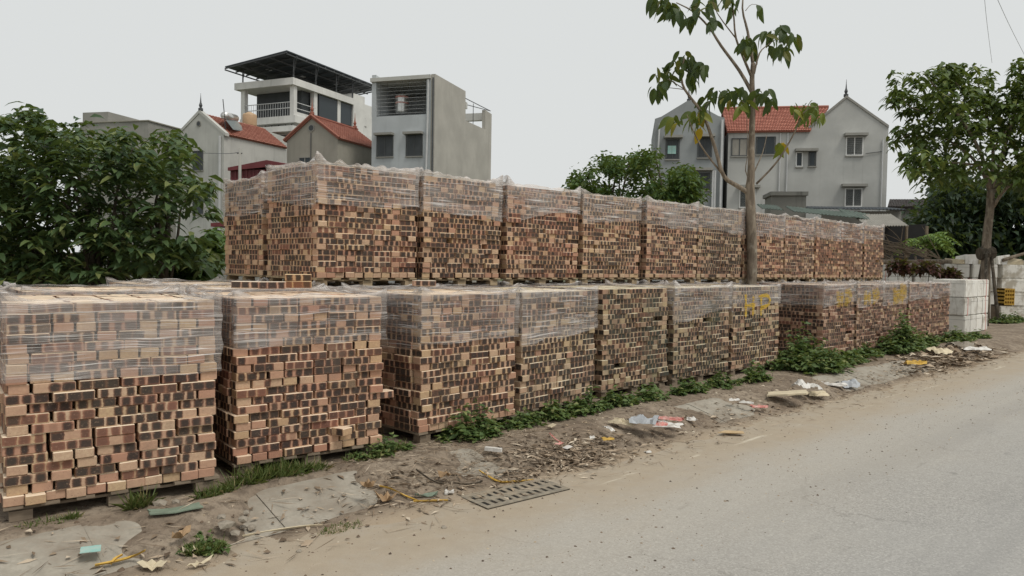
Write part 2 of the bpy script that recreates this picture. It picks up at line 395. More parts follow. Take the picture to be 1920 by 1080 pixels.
def foam_mat():
    k = NT('dirty_foam'); o = k.objc(); info = k.n('ObjectInfo')
    off = k.n('VectorMath', operation='ADD'); k.set(off.inputs[0], o)
    cb = k.n('CombineXYZ'); k.set(cb.inputs[0], k.math('MULTIPLY', info.outputs['Random'], 50)); k.set(off.inputs[1], cb.outputs[0]); V = off.outputs[0]
    a = k.noise(V, 2.3, 5, 0.65); s = k.noise(k.scale(V, (12, 12, 1.2)), 1.0, 4, 0.7); b = k.voro(V, 60)
    c = k.mix(k.rng(a, 0.35, 0.6), (0.72, 0.71, 0.67), (0.80, 0.80, 0.78))
    c = k.mix(k.math('MULTIPLY', k.rng(a, 0.44, 0.64), k.math('ADD', 0.2, k.math('MULTIPLY', info.outputs['Random'], 0.75))), c, (0.33, 0.29, 0.22))
    c = k.mix(k.rng(s, 0.55, 0.70, 0, 0.6), c, (0.30, 0.27, 0.22))
    c = k.mix(k.rng(b, 0.10, 0.03, 0, 0.3), c, (0.38, 0.36, 0.32))
    c = k.mix(1.0, c, info.outputs['Color'], 'MULTIPLY')
    k.bsdf(c, 0.8, k.bump(b, 0.12, 0.005), 0.25); return k.m
def tile_mat():
    k = NT('clay_roof_tile'); info = k.n('ObjectInfo'); a = k.n('Attribute', attribute_name='rnd').outputs['Fac']
    g = k.noise(k.objc(), 3, 4)
    c = k.mix(a, (0.29, 0.115, 0.083), (0.375, 0.165, 0.12)); c = k.mix(k.rng(g, 0.52, 0.75, 0, 0.45), c, (0.22, 0.085, 0.06))
    c = k.mix(1.0, c, info.outputs['Color'], 'MULTIPLY')
    k.bsdf(c, 0.75, None, 0.3); return k.m
def glass_mat(name, c):
    k = NT(name); k.bsdf(c, 0.22, k.bump(k.noise(k.objc(), 2.0, 2), 0.05, 0.02), 0.25); return k.m

M = dict(
    brick=brick_mat(), film=film_mat(), paint=paint_mat(), paint2=paint_mat(0.03, 0.45), road=road_mat(), soil=soil_mat(), foam=foam_mat(), tile=tile_mat(),
    kerb=concrete_mat('kerb_concrete', (0.29, 0.265, 0.22), (0.37, 0.34, 0.285), (0.18, 0.142, 0.105), 0.6),
    grate=concrete_mat('dusty_grate', (0.20, 0.18, 0.145), (0.29, 0.255, 0.20), (0.31, 0.25, 0.18), 0.6),
    oldconc=plaster('old_concrete', (0.21, 0.21, 0.19), 0.9, (0.05, 0.05, 0.045)),
    pit=plain('drain_shade', (0.02, 0.019, 0.017), 0.9),  # near-black colour paints the shade down the drain slots
    wood=wood_mat('pallet_wood', (0.34, 0.25, 0.15), (0.46, 0.36, 0.23)),
    woodold=wood_mat('grey_wood', (0.19, 0.15, 0.11), (0.27, 0.22, 0.165)),
    barkA=bark_mat('pale_bark', (0.13, 0.105, 0.08), (0.26, 0.215, 0.165)),
    barkB=bark_mat('dark_bark', (0.055, 0.045, 0.035), (0.12, 0.10, 0.075)),
    leafA=leaf_mat('young_tree_leaf', (0.035, 0.065, 0.018), (0.07, 0.105, 0.022), (0.13, 0.125, 0.02)),
    leafB=leaf_mat('bush_leaf', (0.036, 0.072, 0.030), (0.085, 0.135, 0.046), (0.17, 0.20, 0.07)),
    leafC=leaf_mat('street_tree_leaf', (0.045, 0.082, 0.020), (0.105, 0.15, 0.035), (0.19, 0.22, 0.055)),
    leafD=leaf_mat('dark_leaf', (0.016, 0.034, 0.020), (0.035, 0.065, 0.034)),
    leafE=leaf_mat('fresh_leaf', (0.05, 0.105, 0.022), (0.11, 0.185, 0.04)),
    leafG=leaf_mat('mid_green_leaf', (0.035, 0.075, 0.020), (0.085, 0.145, 0.038), (0.15, 0.20, 0.06)),
    leafF=leaf_mat('fern_leaf', (0.09, 0.165, 0.03), (0.155, 0.23, 0.045)),
    leafR=leaf_mat('maroon_leaf', (0.035, 0.012, 0.014), (0.085, 0.028, 0.026)),
    weed=leaf_mat('weed_leaf', (0.065, 0.115, 0.038), (0.15, 0.21, 0.07), (0.26, 0.28, 0.11)),
    grass=leaf_mat('grass_blade', (0.075, 0.115, 0.03), (0.15, 0.185, 0.055), (0.28, 0.235, 0.11)),
    litter=attr_mat('dry_litter', [(0.0, (0.10, 0.072, 0.05)), (1.0, (0.58, 0.50, 0.39)), (0.4, (0.24, 0.18, 0.125)), (0.75, (0.39, 0.31, 0.225))]),
    stones=attr_mat('gravel_stone', [(0.0, (0.06, 0.045, 0.035)), (1.0, (0.52, 0.46, 0.36)), (0.5, (0.16, 0.115, 0.08)), (0.85, (0.33, 0.26, 0.18))]),
    card=plain('cardboard', (0.50, 0.37, 0.215), 0.85, 0.2, 8, bump=0.1), board=plain('pale_board', (0.60, 0.52, 0.37), 0.8, 0.2, 6, bump=0.2),
    dryleaf=plain('dry_leaf', (0.40, 0.27, 0.155), 0.8, 0.35, 14, bump=0.2), yleaf=plain('yellow_strap', (0.56, 0.36, 0.075), 0.6, 0.3, 10),
    white=plain('white_scrap', (0.66, 0.64, 0.60), 0.6, 0.15, 12), red=plain('red_scrap', (0.48, 0.11, 0.09), 0.5, 0.2, 26, c2=(0.62, 0.45, 0.40)),
    teal=plain('turquoise_card', (0.22, 0.46, 0.42), 0.4, 0.35, 16, c2=(0.45, 0.55, 0.50)), green=plain('dull_green_scrap', (0.20, 0.25, 0.19), 0.7, 0.25, 9),
    greyp=plain('grey_plastic', (0.40, 0.42, 0.44), 0.35, 0.2, 9), stone=plain('grey_stone', (0.30, 0.265, 0.215), 0.9, 0.3, 14, bump=0.3),
    w_white=plaster('white_render', (0.66, 0.66, 0.635), 0.42), w_pale=plaster('pale_grey_render', (0.50, 0.50, 0.47), 0.42),
    w_blue=plaster('bluish_grey_render', (0.47, 0.50, 0.515), 0.42), w_side=plaster('beige_grey_render', (0.42, 0.405, 0.365), 0.25),
    w_brown=plaster('grey_brown_render', (0.33, 0.315, 0.27), 0.42), w_dark=plaster('dark_grey_render', (0.29, 0.31, 0.315), 0.3),
    w_right=plaster('light_grey_render', (0.46, 0.465, 0.445), 0.45), conc=plaster('raw_concrete', (0.30, 0.295, 0.27), 0.5),
    metal=plain('dark_steel', (0.075, 0.08, 0.085), 0.5, 0.2, 4), shutter=plain('grey_shutter', (0.055, 0.062, 0.066), 0.55, 0.2, 2),
    glass=glass_mat('window_glass', (0.04, 0.05, 0.056)), glassl=glass_mat('pale_glass', (0.22, 0.26, 0.27)),
    frame=plain('white_frame', (0.72, 0.72, 0.70), 0.5, 0.1, 4), dframe=plain('dark_frame', (0.07, 0.075, 0.076), 0.5, 0.1, 4), louver=plain('grey_louver', (0.13, 0.138, 0.135), 0.5, 0.15, 4),
    sheet=plain('dark_roof_sheet', (0.055, 0.065, 0.075), 0.5, 0.3, 2), gsheet=plain('green_roof_sheet', (0.085, 0.115, 0.095), 0.55, 0.35, 2), maroon=plain('maroon_sheet', (0.15, 0.035, 0.04), 0.5, 0.25, 2),
    steel=plain('bright_steel', (0.62, 0.62, 0.60), 0.28, 0.12, 3, metal=0.7), tan=plain('tan_plastic', (0.48, 0.33, 0.20), 0.5, 0.15, 3), crate=plain('yellow_crate', (0.50, 0.30, 0.05), 0.5, 0.25, 8),
    beige=plain('beige_panel', (0.30, 0.285, 0.25), 0.6, 0.15, 3), inner_shade=plain('interior_shade', (0.02, 0.02, 0.02), 0.9), pipe=plain('pale_pipe', (0.55, 0.56, 0.56), 0.45, 0.1, 3),  # near-black interior tone paints in the shade of rooms and sheds
)

# ------------------------------------------------------------------ ground, road, kerb
EXPOSED = [(-1.2, 1.45), (2.0, 3.1), (3.75, 4.35), (7.25, 8.25), (10.6, 14.4), (15.2, 16.2)]
def gz(t, n):
    t = np.asarray(t, float); n = np.asarray(n, float)
    z = np.interp(n, [-5.35, -5.05, -4.93, -4.45, -4.30, -4.12, -3.95], [0.148, 0.146, 0.145, 0.022, 0.012, -0.004, -0.03])
    zone = np.interp(n, [-5.3, -5.0, -4.5, -4.2, -4.0], [0, 1, 1, 0.6, 0])
    bumps = (vnoise(t * 2.1, n * 2.1, 1) - 0.5) * 0.05 + (vnoise(t * 7, n * 7, 2) - 0.5) * 0.022 + (vnoise(t * 19, n * 19, 3) - 0.5) * 0.010
    z = z + bumps * zone
    k = np.interp(n, [-4.99, -4.93, -4.50, -4.42], [0, 1, 1, 0])
    ex = np.zeros_like(t)
    for a, b in EXPOSED: ex = np.maximum(ex, np.clip(np.minimum((t - a) / 0.25, (b - t) / 0.25) + (vnoise(t * 5, n * 5, 6) - 0.5) * 1.6, 0, 1))
    z = z + k * (0.030 - 0.095 * ex)
    return z
def axis(*segs):
    out = []
    for a, b, s in segs: out += list(np.arange(a, b - 1e-6, s))
    return np.array(out + [segs[-1][1]])
ta = axis((-900, -100, 200), (-100, -10, 15), (-10, -2, 1), (-2, 9, 0.045), (9, 22, 0.12), (22, 60, 3), (60, 1500, 180))
na = axis((-1500, -100, 200), (-100, -20, 10), (-20, -6, 1.0), (-6, -5.3, 0.1), (-5.3, -3.95, 0.035), (-3.95, -3.4, 0.25), (-3.4, 40, 8), (40, 1400, 170))
tt, nn = np.meshgrid(ta, na, indexing='ij'); zz = gz(tt, nn)
zz = np.where(nn > -3.9, -0.05, zz)
V = np.stack([tt * T2[0] + nn * N2[0], tt * T2[1] + nn * N2[1], zz], -1).reshape(-1, 3)
a_, b_ = len(ta), len(na); idx = np.arange(a_ * b_).reshape(a_, b_)
F = np.stack([idx[:-1, :-1], idx[:-1, 1:], idx[1:, 1:], idx[1:, :-1]], -1).reshape(-1, 4)[:, ::-1]
tag(mk('ground', V, F, M['soil'], None, True), 'brown verge soil behind the kerb', 'ground', kind='structure')
rv = [rp(-900, -4.42, 0), rp(1500, -4.42, 0), rp(1500, 18, 0), rp(-900, 18, 0)]
tag(mk('road', rv, [[0, 3, 2, 1]], M['road']), 'pale dusty asphalt road with sand along its edge', 'road', kind='structure')
kerb = empty('kerb', rp(-2, -4.7, 0)); tag(kerb, 'sloping concrete kerb half buried in soil', 'kerb', kind='structure')
for i in range(20):
    t0, t1 = -2 + i * 1.05, -2 + (i + 1) * 1.05 - 0.004
    if t1 > 19: break
    dz = random.uniform(-0.006, 0.006)
    pr = [(-4.43, -0.1), (-4.43, 0.008), (-4.455, 0.014), (-4.90, 0.128), (-4.93, 0.132), (-5.02, 0.132), (-5.02, -0.1)]
    MB().prism([rp(t0, n, z + dz) for n, z in pr], rp(t1 - t0, 0)).obj('kerb_stone', M['kerb'], kerb)

# ------------------------------------------------------------------ bricks
BL, BW, BH, CH = 0.222, 0.107, 0.0585, 0.0603
def brick_mesh(name, seed, bev=True):
    r = random.Random(seed); bm = bmesh.new(); bmesh.ops.create_cube(bm, size=1.0)
    for v in bm.verts: v.co = Vector((v.co.x * BL, v.co.y * BW, v.co.z * BH)) + Vector([r.uniform(-0.0016, 0.0016) for _ in range(3)])
    if bev: bmesh.ops.bevel(bm, geom=bm.edges[:], offset=0.0042, segments=1, affect='EDGES')
    uvl = bm.loops.layers.uv.new('UVMap'); bm.normal_update()
    for f in bm.faces:
        n = f.normal; ax = max(range(3), key=lambda i: abs(n[i]))
        for l in f.loops:
            c = l.vert.co; X, Y, Z = c.x / BL + 0.5, c.y / BW + 0.5, c.z / BH + 0.5
            l[uvl].uv = (min(max(X, 0), 1), Z) if ax == 1 else ((2.2 + Y * 0.5, Z) if ax == 0 else (4 + X, Y))
    me = bpy.data.meshes.new(name); bm.to_mesh(me); bm.free(); me.materials.append(M['brick']); return me
BRICKS = [brick_mesh('brick', i) for i in range(8)]
UBOX = np.array([(-.5, -.5, -.5), (.5, -.5, -.5), (.5, .5, -.5), (-.5, .5, -.5), (-.5, -.5, .5), (.5, -.5, .5), (.5, .5, .5), (-.5, .5, .5)])
def _box_uv():
    out = []
    for f in BOXF:
        ax = [i for i in range(3) if len({round(UBOX[k][i], 3) for k in f}) == 1][0]
        for k in f:
            X, Y, Z = UBOX[k] + 0.5
            out.append((X, Z) if ax == 1 else ((2.2 + Y * 0.5, Z) if ax == 0 else (4 + X, Y)))
    return np.array(out)
BOXUV = _box_uv()
def brick_block(name, items, parent, core=None):
    """many bricks as one mesh; items: (x, y, z, rz)"""
    n = len(items); A = np.array(items)
    dims = np.array([BL, BW, BH]); base = UBOX * dims
    c, s = np.cos(A[:, 3]), np.sin(A[:, 3])
    x = base[None, :, 0] * c[:, None] - base[None, :, 1] * s[:, None] + A[:, 0:1]
    y = base[None, :, 0] * s[:, None] + base[None, :, 1] * c[:, None] + A[:, 1:2]
    z = base[None, :, 2] + A[:, 2:3]
    V = np.stack([x, y, z], -1).reshape(-1, 3)
    F = (np.array(BOXF)[None] + (np.arange(n) * 8)[:, None, None]).reshape(-1, 4)
    UV = np.tile(BOXUV, (n, 1)); r = np.repeat(rng.random(n), 8)
    F = F.tolist()
    if core:
        k = len(V); m = MB().box(*core); V = np.vstack([V, np.array(m.v)]); F += [[i + k for i in f] for f in m.f]
        UV = np.vstack([UV, np.full((24, 2), 4.3)]); r = np.concatenate([r, np.zeros(8)])
    me = bpy.data.meshes.new(name); me.from_pydata(V.tolist(), [], F); me.materials.append(M['brick'])
    me.uv_layers.new(name='UVMap').data.foreach_set('uv', UV.ravel())
    me.attributes.new('rnd', 'FLOAT', 'POINT').data.foreach_set('value', r)
    o = bpy.data.objects.new(name, me); col.objects.link(o); o.parent = parent; o['kind'] = 'stuff'
    return o
def row_fill(W, r, phead, first=False):
    """stretchers and headers that together fill W: list of (centre, is_header)"""
    seq = []; left = W
    while left > BW + 0.004:
        h = r.random() < phead or left < BL + 0.004
        seq.append(h); left -= (BW if h else BL) + 0.003
    r.shuffle(seq)
    if first and True in seq: seq.remove(True); seq.insert(0 if r.random() < .5 else len(seq), True)
    elif first: seq[0] = True; seq.append(True)
    gap = 0.003 + max(left, 0) / max(len(seq), 1); x = 0; out = []
    jam = r.random() < (0.75 if left < 0.045 else 0.15)
    for h in seq:
        w = BW if h else BL; out.append((x + w / 2, h)); x += w + (0.003 if jam else gap)
    if jam and left > 0.02:                      # bunch the slack into one open joint
        k = r.randrange(len(out)); out = [(c + (left if i > k else 0), h) for i, (c, h) in enumerate(out)]
    return out
PLANK = {}
def make_pallet(root, W, D, H=0.10, mat='wood'):
    """planks on three bearers, in the stack's own frame"""
    pal = MB()
    for y in (0.03, D / 2 - 0.045, D - 0.12): pal.box(0.0, W, y, y + 0.022, 0.062, 0.078)
    p = pal.obj('pallet', M[mat], root, rel=False)
    for y in (0.012, D / 2 - 0.045, D - 0.10):
        for x in (0.02, W / 2 - 0.06, W - 0.14):
            MB().box(x, x + 0.12, y, y + 0.09, 0.0, 0.062).obj('block', M[mat], p, rel=False)
    nb = 7
    for i in range(nb):
        x = -0.01 + i * (W + 0.02 - 0.10) / (nb - 1)
        MB().box(x, x + 0.10, -0.012, D + 0.012, 0.0785, 0.096).obj('plank', M[mat], p, rel=False)
    return p
def make_wrap(root, W, D, z0, z1, seed, front_dip=0.0, hump=0.05, fold=0.16, missing_front=False):
    r = np.random.default_rng(seed); m = 0.02
    per = []; L = [W + 2 * m, D + 2 * m, W + 2 * m, D + 2 * m]
    ds = 0.032
    cs = [(-m, -m), (W + m, -m), (W + m, D + m), (-m, D + m)]; dirs = [(1, 0), (0, 1), (-1, 0), (0, -1)]
    S = 0; 
    for k in range(4):
        n = max(int(L[k] / ds), 4)
        for i in range(n):
            q = i / n * L[k]; dc = min(q, L[k] - q)
            per.append((cs[k][0] + dirs[k][0] * q, cs[k][1] + dirs[k][1] * q, S + q, dc, k))
        S += L[k]
    P = np.array(per); n = len(P)
    nz = 16; rows = []; uv = []; rim = []
    sx = r.uniform(0, 50)
    outn = np.array([(0, -1), (1, 0), (0, 1), (-1, 0)])[P[:, 4].astype(int)]
    low = z0 + (vnoise(P[:, 2] * 0.9 + sx, np.zeros(n), seed) - 0.5) * 0.16 + front_dip * (P[:, 0] / W - 0.5) + (vnoise(P[:, 2] * 6 + sx, np.zeros(n), 5) - 0.5) * 0.02
    crn = np.exp(-(P[:, 3] / 0.10) ** 2)
    bump = vnoise(P[:, 2] * 3.1 + sx, np.zeros(n), 9 + seed); fine = vnoise(P[:, 2] * 11 + sx, np.zeros(n), 19 + seed)
    top = z1 + 0.012 + hump * (0.9 * np.clip(bump - 0.45, 0, 1) + 0.35 * (fine - 0.3)) + crn * r.uniform(0.02, 0.07)
    for j in range(nz):
        f = j / (nz - 1); z = low * (1 - f) + top * f
        d = (vnoise(P[:, 2] * 4 + sx, z * 16, seed + 3) - 0.4) * 0.022 + (vnoise(P[:, 2] * 10 + sx, z * 40, seed + 4) - 0.5) * 0.008
        pull = -0.045 * crn                                    # film cuts the corner
        x = P[:, 0] + outn[:, 0] * d; y = P[:, 1] + outn[:, 1] * d
        rows.append(np.stack([x, y, z], -1)); uv.append(np.stack([P[:, 2], z], -1)); rim.append(np.clip((f - 0.86) / 0.14, 0, 1) * 0.7 + crn * 1.0 * np.clip(f - .35, 0, 1))
    cx, cy = W / 2, D / 2
    for j, f in enumerate((0.25, 0.55, 1.0)):                  # folded over the top, ragged
        reach = fold * f * (0.35 + 1.1 * vnoise(P[:, 2] * 2.3 + sx, np.zeros(n), 31 + seed))
        x = P[:, 0] - outn[:, 0] * reach; y = P[:, 1] - outn[:, 1] * reach
        z = np.maximum(z1 + 0.006 + (vnoise(x * 9 + sx, y * 9, 41 + seed) - 0.3) * 0.05 * hump / 0.05 * (1 - 0.5 * f), z1 + 0.004) * 0.75 + top * 0.25 * (1 - f) + (z1 + 0.006) * 0.25 * f
        rows.append(np.stack([x, y, np.maximum(z, z1 + 0.004)], -1)); uv.append(np.stack([P[:, 2], top + reach], -1)); rim.append(np.full(n, 0.55 - 0.55 * f))
    V = np.concatenate(rows); nr = len(rows); UV = np.concatenate(uv); RM = np.concatenate(rim)
    F = []; 
    for j in range(nr - 1):
        for i in range(n):
            if missing_front and P[i, 4] == 0 and j < nz - 2: continue
            i2 = (i + 1) % n; F.append([j * n + i, j * n + i2, (j + 1) * n + i2, (j + 1) * n + i])
    me = bpy.data.meshes.new('stretch_wrap'); me.from_pydata(V.tolist(), [], F); me.materials.append(M['film'])
    vi = np.zeros(len(me.loops), dtype=np.int32); me.loops.foreach_get('vertex_index', vi)
    me.uv_layers.new(name='UVMap').data.foreach_set('uv', UV[vi].ravel())
    me.attributes.new('rim', 'FLOAT', 'POINT').data.foreach_set('value', RM)
    me.polygons.foreach_set('use_smooth', [True] * len(me.polygons))
    o = bpy.data.objects.new('stretch_wrap', me); col.objects.link(o); o.parent = root
    return o
def make_stack(loc, rz, W, D, nc, label, group, seed, single=True, left=True, tint=(1, 1, 1), wrap=7.0, lean=0.0, bulge=0.02,
               phead=0.10, wood='wood', wrapkw=None, top=True, odd=None, dark=0.5):
    r = random.Random(seed); root = empty('brick_pallet', loc, rz)
    tag(root, label, 'brick pallet', group)
    make_pallet(root, W, D, mat=wood)
    z0 = 0.0975; indiv = []; mass = []
    for k in range(nc):
        z = z0 + k * CH + CH / 2; f = k / nc
        ph = 0.95 if (k == 0 and r.random() < 0.8) else (0.55 if r.random() < 0.12 else phead)
        sx = r.gauss(0, 0.008) + lean * (1 - f); out = bulge * math.sin(math.pi * (1 - f) * 0.8) * r.uniform(0.5, 1.0) * (0.2 if k >= nc - wrap - 1 else 1.0)
        wrapped = k >= nc - wrap; jit = 0.4 if wrapped else 1.0
        sw = W - (0.0 if not wrapped else 0.02)
        for c, h in row_fill(sw, r, ph, k % 2 == 1 and r.random() < 0.9):
            dep = BL if h else BW
            if not wrapped and 0 < k and r.random() < 0.004: continue
            push = r.gauss(0, 0.008) * jit + (0.022 if (not wrapped and r.random() < 0.02) else 0)
            y = dep / 2 - out * 0.6 - push
            it = (c + sx * jit + (W - sw) / 2, y, z + r.uniform(-0.0008, 0.0008), (math.pi / 2 if h else 0) + r.gauss(0, 0.016) * jit + (math.pi if r.random() < .5 else 0))
            indiv.append(it)
        yl = BW + 0.004
        for c, h in row_fill(D - yl - BW, r, phead):
            dep = BL if h else BW
            it = (dep / 2 + sx * jit - (out * 0.6 + r.gauss(0, 0.005)) * jit, yl + c, z, (0 if h else math.pi / 2) + r.gauss(0, 0.008) * jit)
            (indiv if left else mass).append(it)
            mass.append((W - dep / 2 + sx * jit + r.gauss(0, 0.005) * jit, yl + c + 0.002, z, (0 if h else math.pi / 2) + r.gauss(0, 0.008)))
        for c, h in row_fill(W, r, phead):
            dep = BL if h else BW
            mass.append((c + sx * jit, D - dep / 2 + r.gauss(0, 0.004), z, (math.pi / 2 if h else 0)))
        if k == nc - 1 and top:
            y = BW + 0.006
            while y < D - 2 * BW - 0.02:
                for c, h in row_fill(W - 2 * BW - 0.01, r, 0.0):
                    it = (BW + 0.005 + c, y + BW / 2 + r.gauss(0, 0.002), z + r.gauss(0, 0.0018), r.gauss(0, 0.012))
                    (indiv if y < 0.55 else mass).append(it)
                y += BW + 0.004
    core = (0.25, W - 0.25, 0.25, D - 0.25, z0, z0 + (nc - 1) * CH + 0.012)
    if single:
        if len(indiv) > 298: mass += indiv[298:]; indiv = indiv[:298]
        for x, y, z, a in indiv:
            o = inst('brick', BRICKS[r.randrange(8)], root, (x, y, z), (0, 0, a)); o.color = (*tint, dark)
    else:
        mass += indiv
    o = brick_block('inner_brick_mass' if single else 'brick_mass', mass, root, core); o.color = (*tint, dark)
    for x, y, z, a, b, c in (odd or []):
        o = inst('brick', BRICKS[r.randrange(8)], root, (x, y, z), (a, b, c)); o.color = (*tint, dark)
    zt = z0 + nc * CH; w = None
    if wrap:
        w = make_wrap(root, W, D, zt - wrap * CH, zt, seed, **(wrapkw or {}))
    return root, zt, w

GF, GU, GB = 'wrapped brick pallets in the front row', 'brick pallets on the upper tier', 'brick pallets in the row below the upper tier'
ORD = ['first', 'second', 'third', 'fourth', 'fifth', 'sixth', 'seventh', 'eighth', 'ninth', 'tenth', 'eleventh', 'twelfth']
front = [  # (corner x, y, angle, width, depth, wrap courses, tint, lean)
    (-2.98, 4.375, 37.0, 1.215, 1.16, 7.6, (1.0, 0.96, 0.91), 0.0),
    (-1.995, 5.383, 39.0, 1.21, 1.16, 6.6, (0.98, 0.90, 0.84), 0.0),
    (-0.79, 6.479, 46.5, 1.22, 1.16, 7.0, (0.95, 0.90, 0.84), 0.0),
    (0.10, 7.494, 49.0, 1.30, 1.16, 7.5, (0.95, 0.97, 0.92), 0.0),
    (1.08, 8.82, 44.5, 1.36, 1.16, 0, (0.84, 0.88, 0.82), 0.0)]
fl = ['nearest front row brick pallet with dark spotted bricks, cut by the picture edge',
      'second front row brick pallet, one brick poking out near its base',
      'third front row brick pallet, beside the one with the poking brick',
      'fourth front row brick pallet, between the third and the unwrapped one',
      'unwrapped brick pallet in the front row with greenish stains and no film on its front',
      'front row brick pallet just before the one painted with yellow letters',
      'front row brick pallet with clear yellow HP letters painted on its film',
      'front row brick pallet with faded yellow paint, first after the bushy gap',
      'front row brick pallet with faded yellow paint, second after the bushy gap',
      'front row brick pallet with a pale yellow smear, behind the bushiest weed',
      'second last front row brick pallet with plain grey film',
      'last front row brick pallet, beside the white foam boxes']
for i, tq in enumerate([8.30, 9.76]):
    p = rp(tq, -5.75); front.append((p.x, p.y, math.degrees(ROW), 1.39, 1.16, [6.4, 5.4][i], [(0.83, 0.87, 0.82), (0.87, 0.90, 0.85)][i], 0.0))
for i, (ta_, tb_) in enumerate([(12.80, 14.10), (14.14, 15.36), (15.40, 16.70), (16.74, 17.98), (18.06, 19.40)]):
    p = rp(ta_, -5.78 + 0.03 * (i % 2)); front.append((p.x, p.y, math.degrees(ROW), tb_ - ta_, 1.16, [6.2, 5.8, 6.6, 6.0, 5.6][i], (0.80, 0.76, 0.74), 0.0))
GZ = 0.15
FR = []
for i, (x, y, a, W, D, wr, tint, lean) in enumerate(front):
    odd = None
    if i == 1: odd = [(0.80, -0.005, 0.0975 + 2.5 * CH, 0.0, 0.0, R(-68)), (1.15, 0.06, 0.0975 + 7.5 * CH, 0, 0, R(78)), (1.19, 0.03, 0.0975 + 6.5 * CH, 0, 0, R(4))]
    FR.append(make_stack((x, y, GZ), R(a), W, D, 20, fl[i], GF, 100 + i, single=i < 9, left=i in (1, 2, 7), tint=tint, wrap=wr, lean=lean, bulge=0.03 if i < 4 else 0.015,
                         odd=odd, dark=[.36, .44, .5, .66, .42, .52, .6, .4, .45, .5, .4, .5][i], phead=0.05 if i < 2 else 0.06, wood='woodold', wrapkw=dict(front_dip=[-0.02, 0.02, 0.0, 0.06][i] if i < 4 else 0.04, hump=0.05 if i < 6 else 0.025)))
# the row behind, which carries the upper tier
UT = [(3.86, 5.16), (5.24, 6.46), (6.58, 7.98), (8.06, 9.38), (9.56, 10.96), (11.0, 12.42), (12.50, 14.02), (14.08, 15.36), (15.42, 16.58), (16.64, 17.84), (17.90, 19.06)]
UN = -7.2
BZ = None
for i, (ta_, tb_) in enumerate(UT):
    p = rp(ta_, UN)
    _, zt, _ = make_stack((p.x, p.y, GZ), ROW, tb_ - ta_, 1.16, 20, f'lower brick pallet hidden in the back row, carrying the {ORD[i]} upper pallet', GB, 200 + i, single=False, wrap=3, bulge=0.005, wrapkw=dict(hump=0.03), tint=(0.95, 0.93, 0.9))
    BZ = GZ + zt
for i, (tq, nq) in enumerate([(2.55, -6.95), (1.20, -6.90), (-0.15, -6.95), (3.9, -8.5), (2.5, -8.3)]):
    p = rp(tq, nq)
    make_stack((p.x, p.y, GZ), ROW + R([0, -3, 1, 0, 2][i]), 1.28, 1.12, 20, ['low wrapped brick pallet just behind the second front pallet', 'low wrapped brick pallet just behind the nearest front pallet', 'low wrapped brick pallet behind the nearest one, at the frame edge', 'low brick pallet carrying the narrow rearmost upper pallet', 'low brick pallet at the very back under the big bush'][i],
               'low brick pallets behind the front row', 240 + i, single=False, wrap=4, wrapkw=dict(hump=0.05, fold=0.2), tint=(1, .96, .9))
ul = ['tallest looking upper brick pallet at the near end, two sides showing', 'second upper brick pallet with film sagging off its top', 'third upper brick pallet, film in level bands',
      'fourth upper brick pallet, beside the round green treetop', 'fifth upper brick pallet below the green tree', 'sixth upper brick pallet, just before the thin tree trunk',
      'seventh upper brick pallet, crossed by the thin tree trunk', 'eighth upper brick pallet, first past the thin tree trunk', 'ninth upper brick pallet, second past the thin trunk',
      'tenth upper brick pallet, second last of its tier', 'last upper brick pallet at the far end of its tier']
UP = []
for i, (ta_, tb_) in enumerate(UT):
    p = rp(ta_, UN + 0.03)
    UP.append(make_stack((p.x, p.y, BZ + 0.004), ROW + R(random.uniform(-0.6, 0.6)), tb_ - ta_ - 0.01, 1.14, 20, ul[i], GU, 300 + i, single=i < 8, left=i in (0, 2, 4), tint=[(1.0, 0.95, 0.88), (1, .95, .88), (0.98, .90, .84), (0.98, .95, .88), (.92, .88, .83), (.85, .86, .81), (.93, .87, .81), (.9, .87, .83), (.95, .90, .82), (.9, .86, .81), (.9, .87, .82)][i],
              wrap=[6.6, 7.8, 6.4, 6.0, 6.6, 6.2, 6.4, 6.8, 6.4, 6.0, 6.0][i], bulge=0.025, phead=0.06, dark=[.42, .55, .4, .5, .45, .75, .45, .5, .4, .5, .5][i],
              wrapkw=dict(front_dip=[0.05, -0.14, 0.05, 0.03][i] if i < 4 else -0.02, hump=[0.16, 0.15, 0.11, 0.06][i] if i < 4 else 0.07)))
p = rp(3.86, -8.48)
make_stack((p.x, p.y, BZ + 0.004), ROW + R(1), 1.25, 1.05, 19, 'narrow upper brick pallet at the rear, beside the leafy bush', GU, 330, single=True, left=True, tint=(1.0, .96, .88), wrap=6.5, wrapkw=dict(hump=0.08))

# painted letters on the film
def letters(fi, boxes, wdt, strokes):
    root, zt, w = FR[fi]; a = root.rotation_euler.z; L = root.location
    fc = Facade((L.x + 0.028 * math.sin(a), L.y - 0.028 * math.cos(a)), (math.cos(a), math.sin(a)))
    for st in strokes:
        pts = [fc.uz(*q) for q in st]; pts = [(u, z - L.z) for u, z in pts]
        pts = [(v.x, v.z) for v in smooth_path([(u, 0, z) for u, z in pts], 3)]
        V = []; F = []
        for j, (u, z) in enumerate(pts):
            q0, q1 = pts[max(j - 1, 0)], pts[min(j + 1, len(pts) - 1)]; d = Vector((q1[0] - q0[0], q1[1] - q0[1])).normalized()
            ww = wdt * random.uniform(0.7, 1.25)
            for s in (-1, 1): V.append((u - d.y * s * ww / 2, -0.028 - 0.002 * (s > 0), z + d.x * s * ww / 2))
        F = [[2 * j, 2 * j + 1, 2 * j + 3, 2 * j + 2] for j in range(len(pts) - 1)]
        mk('painted_letter', V, F, M['paint' if fi == 6 else 'paint2'], w)
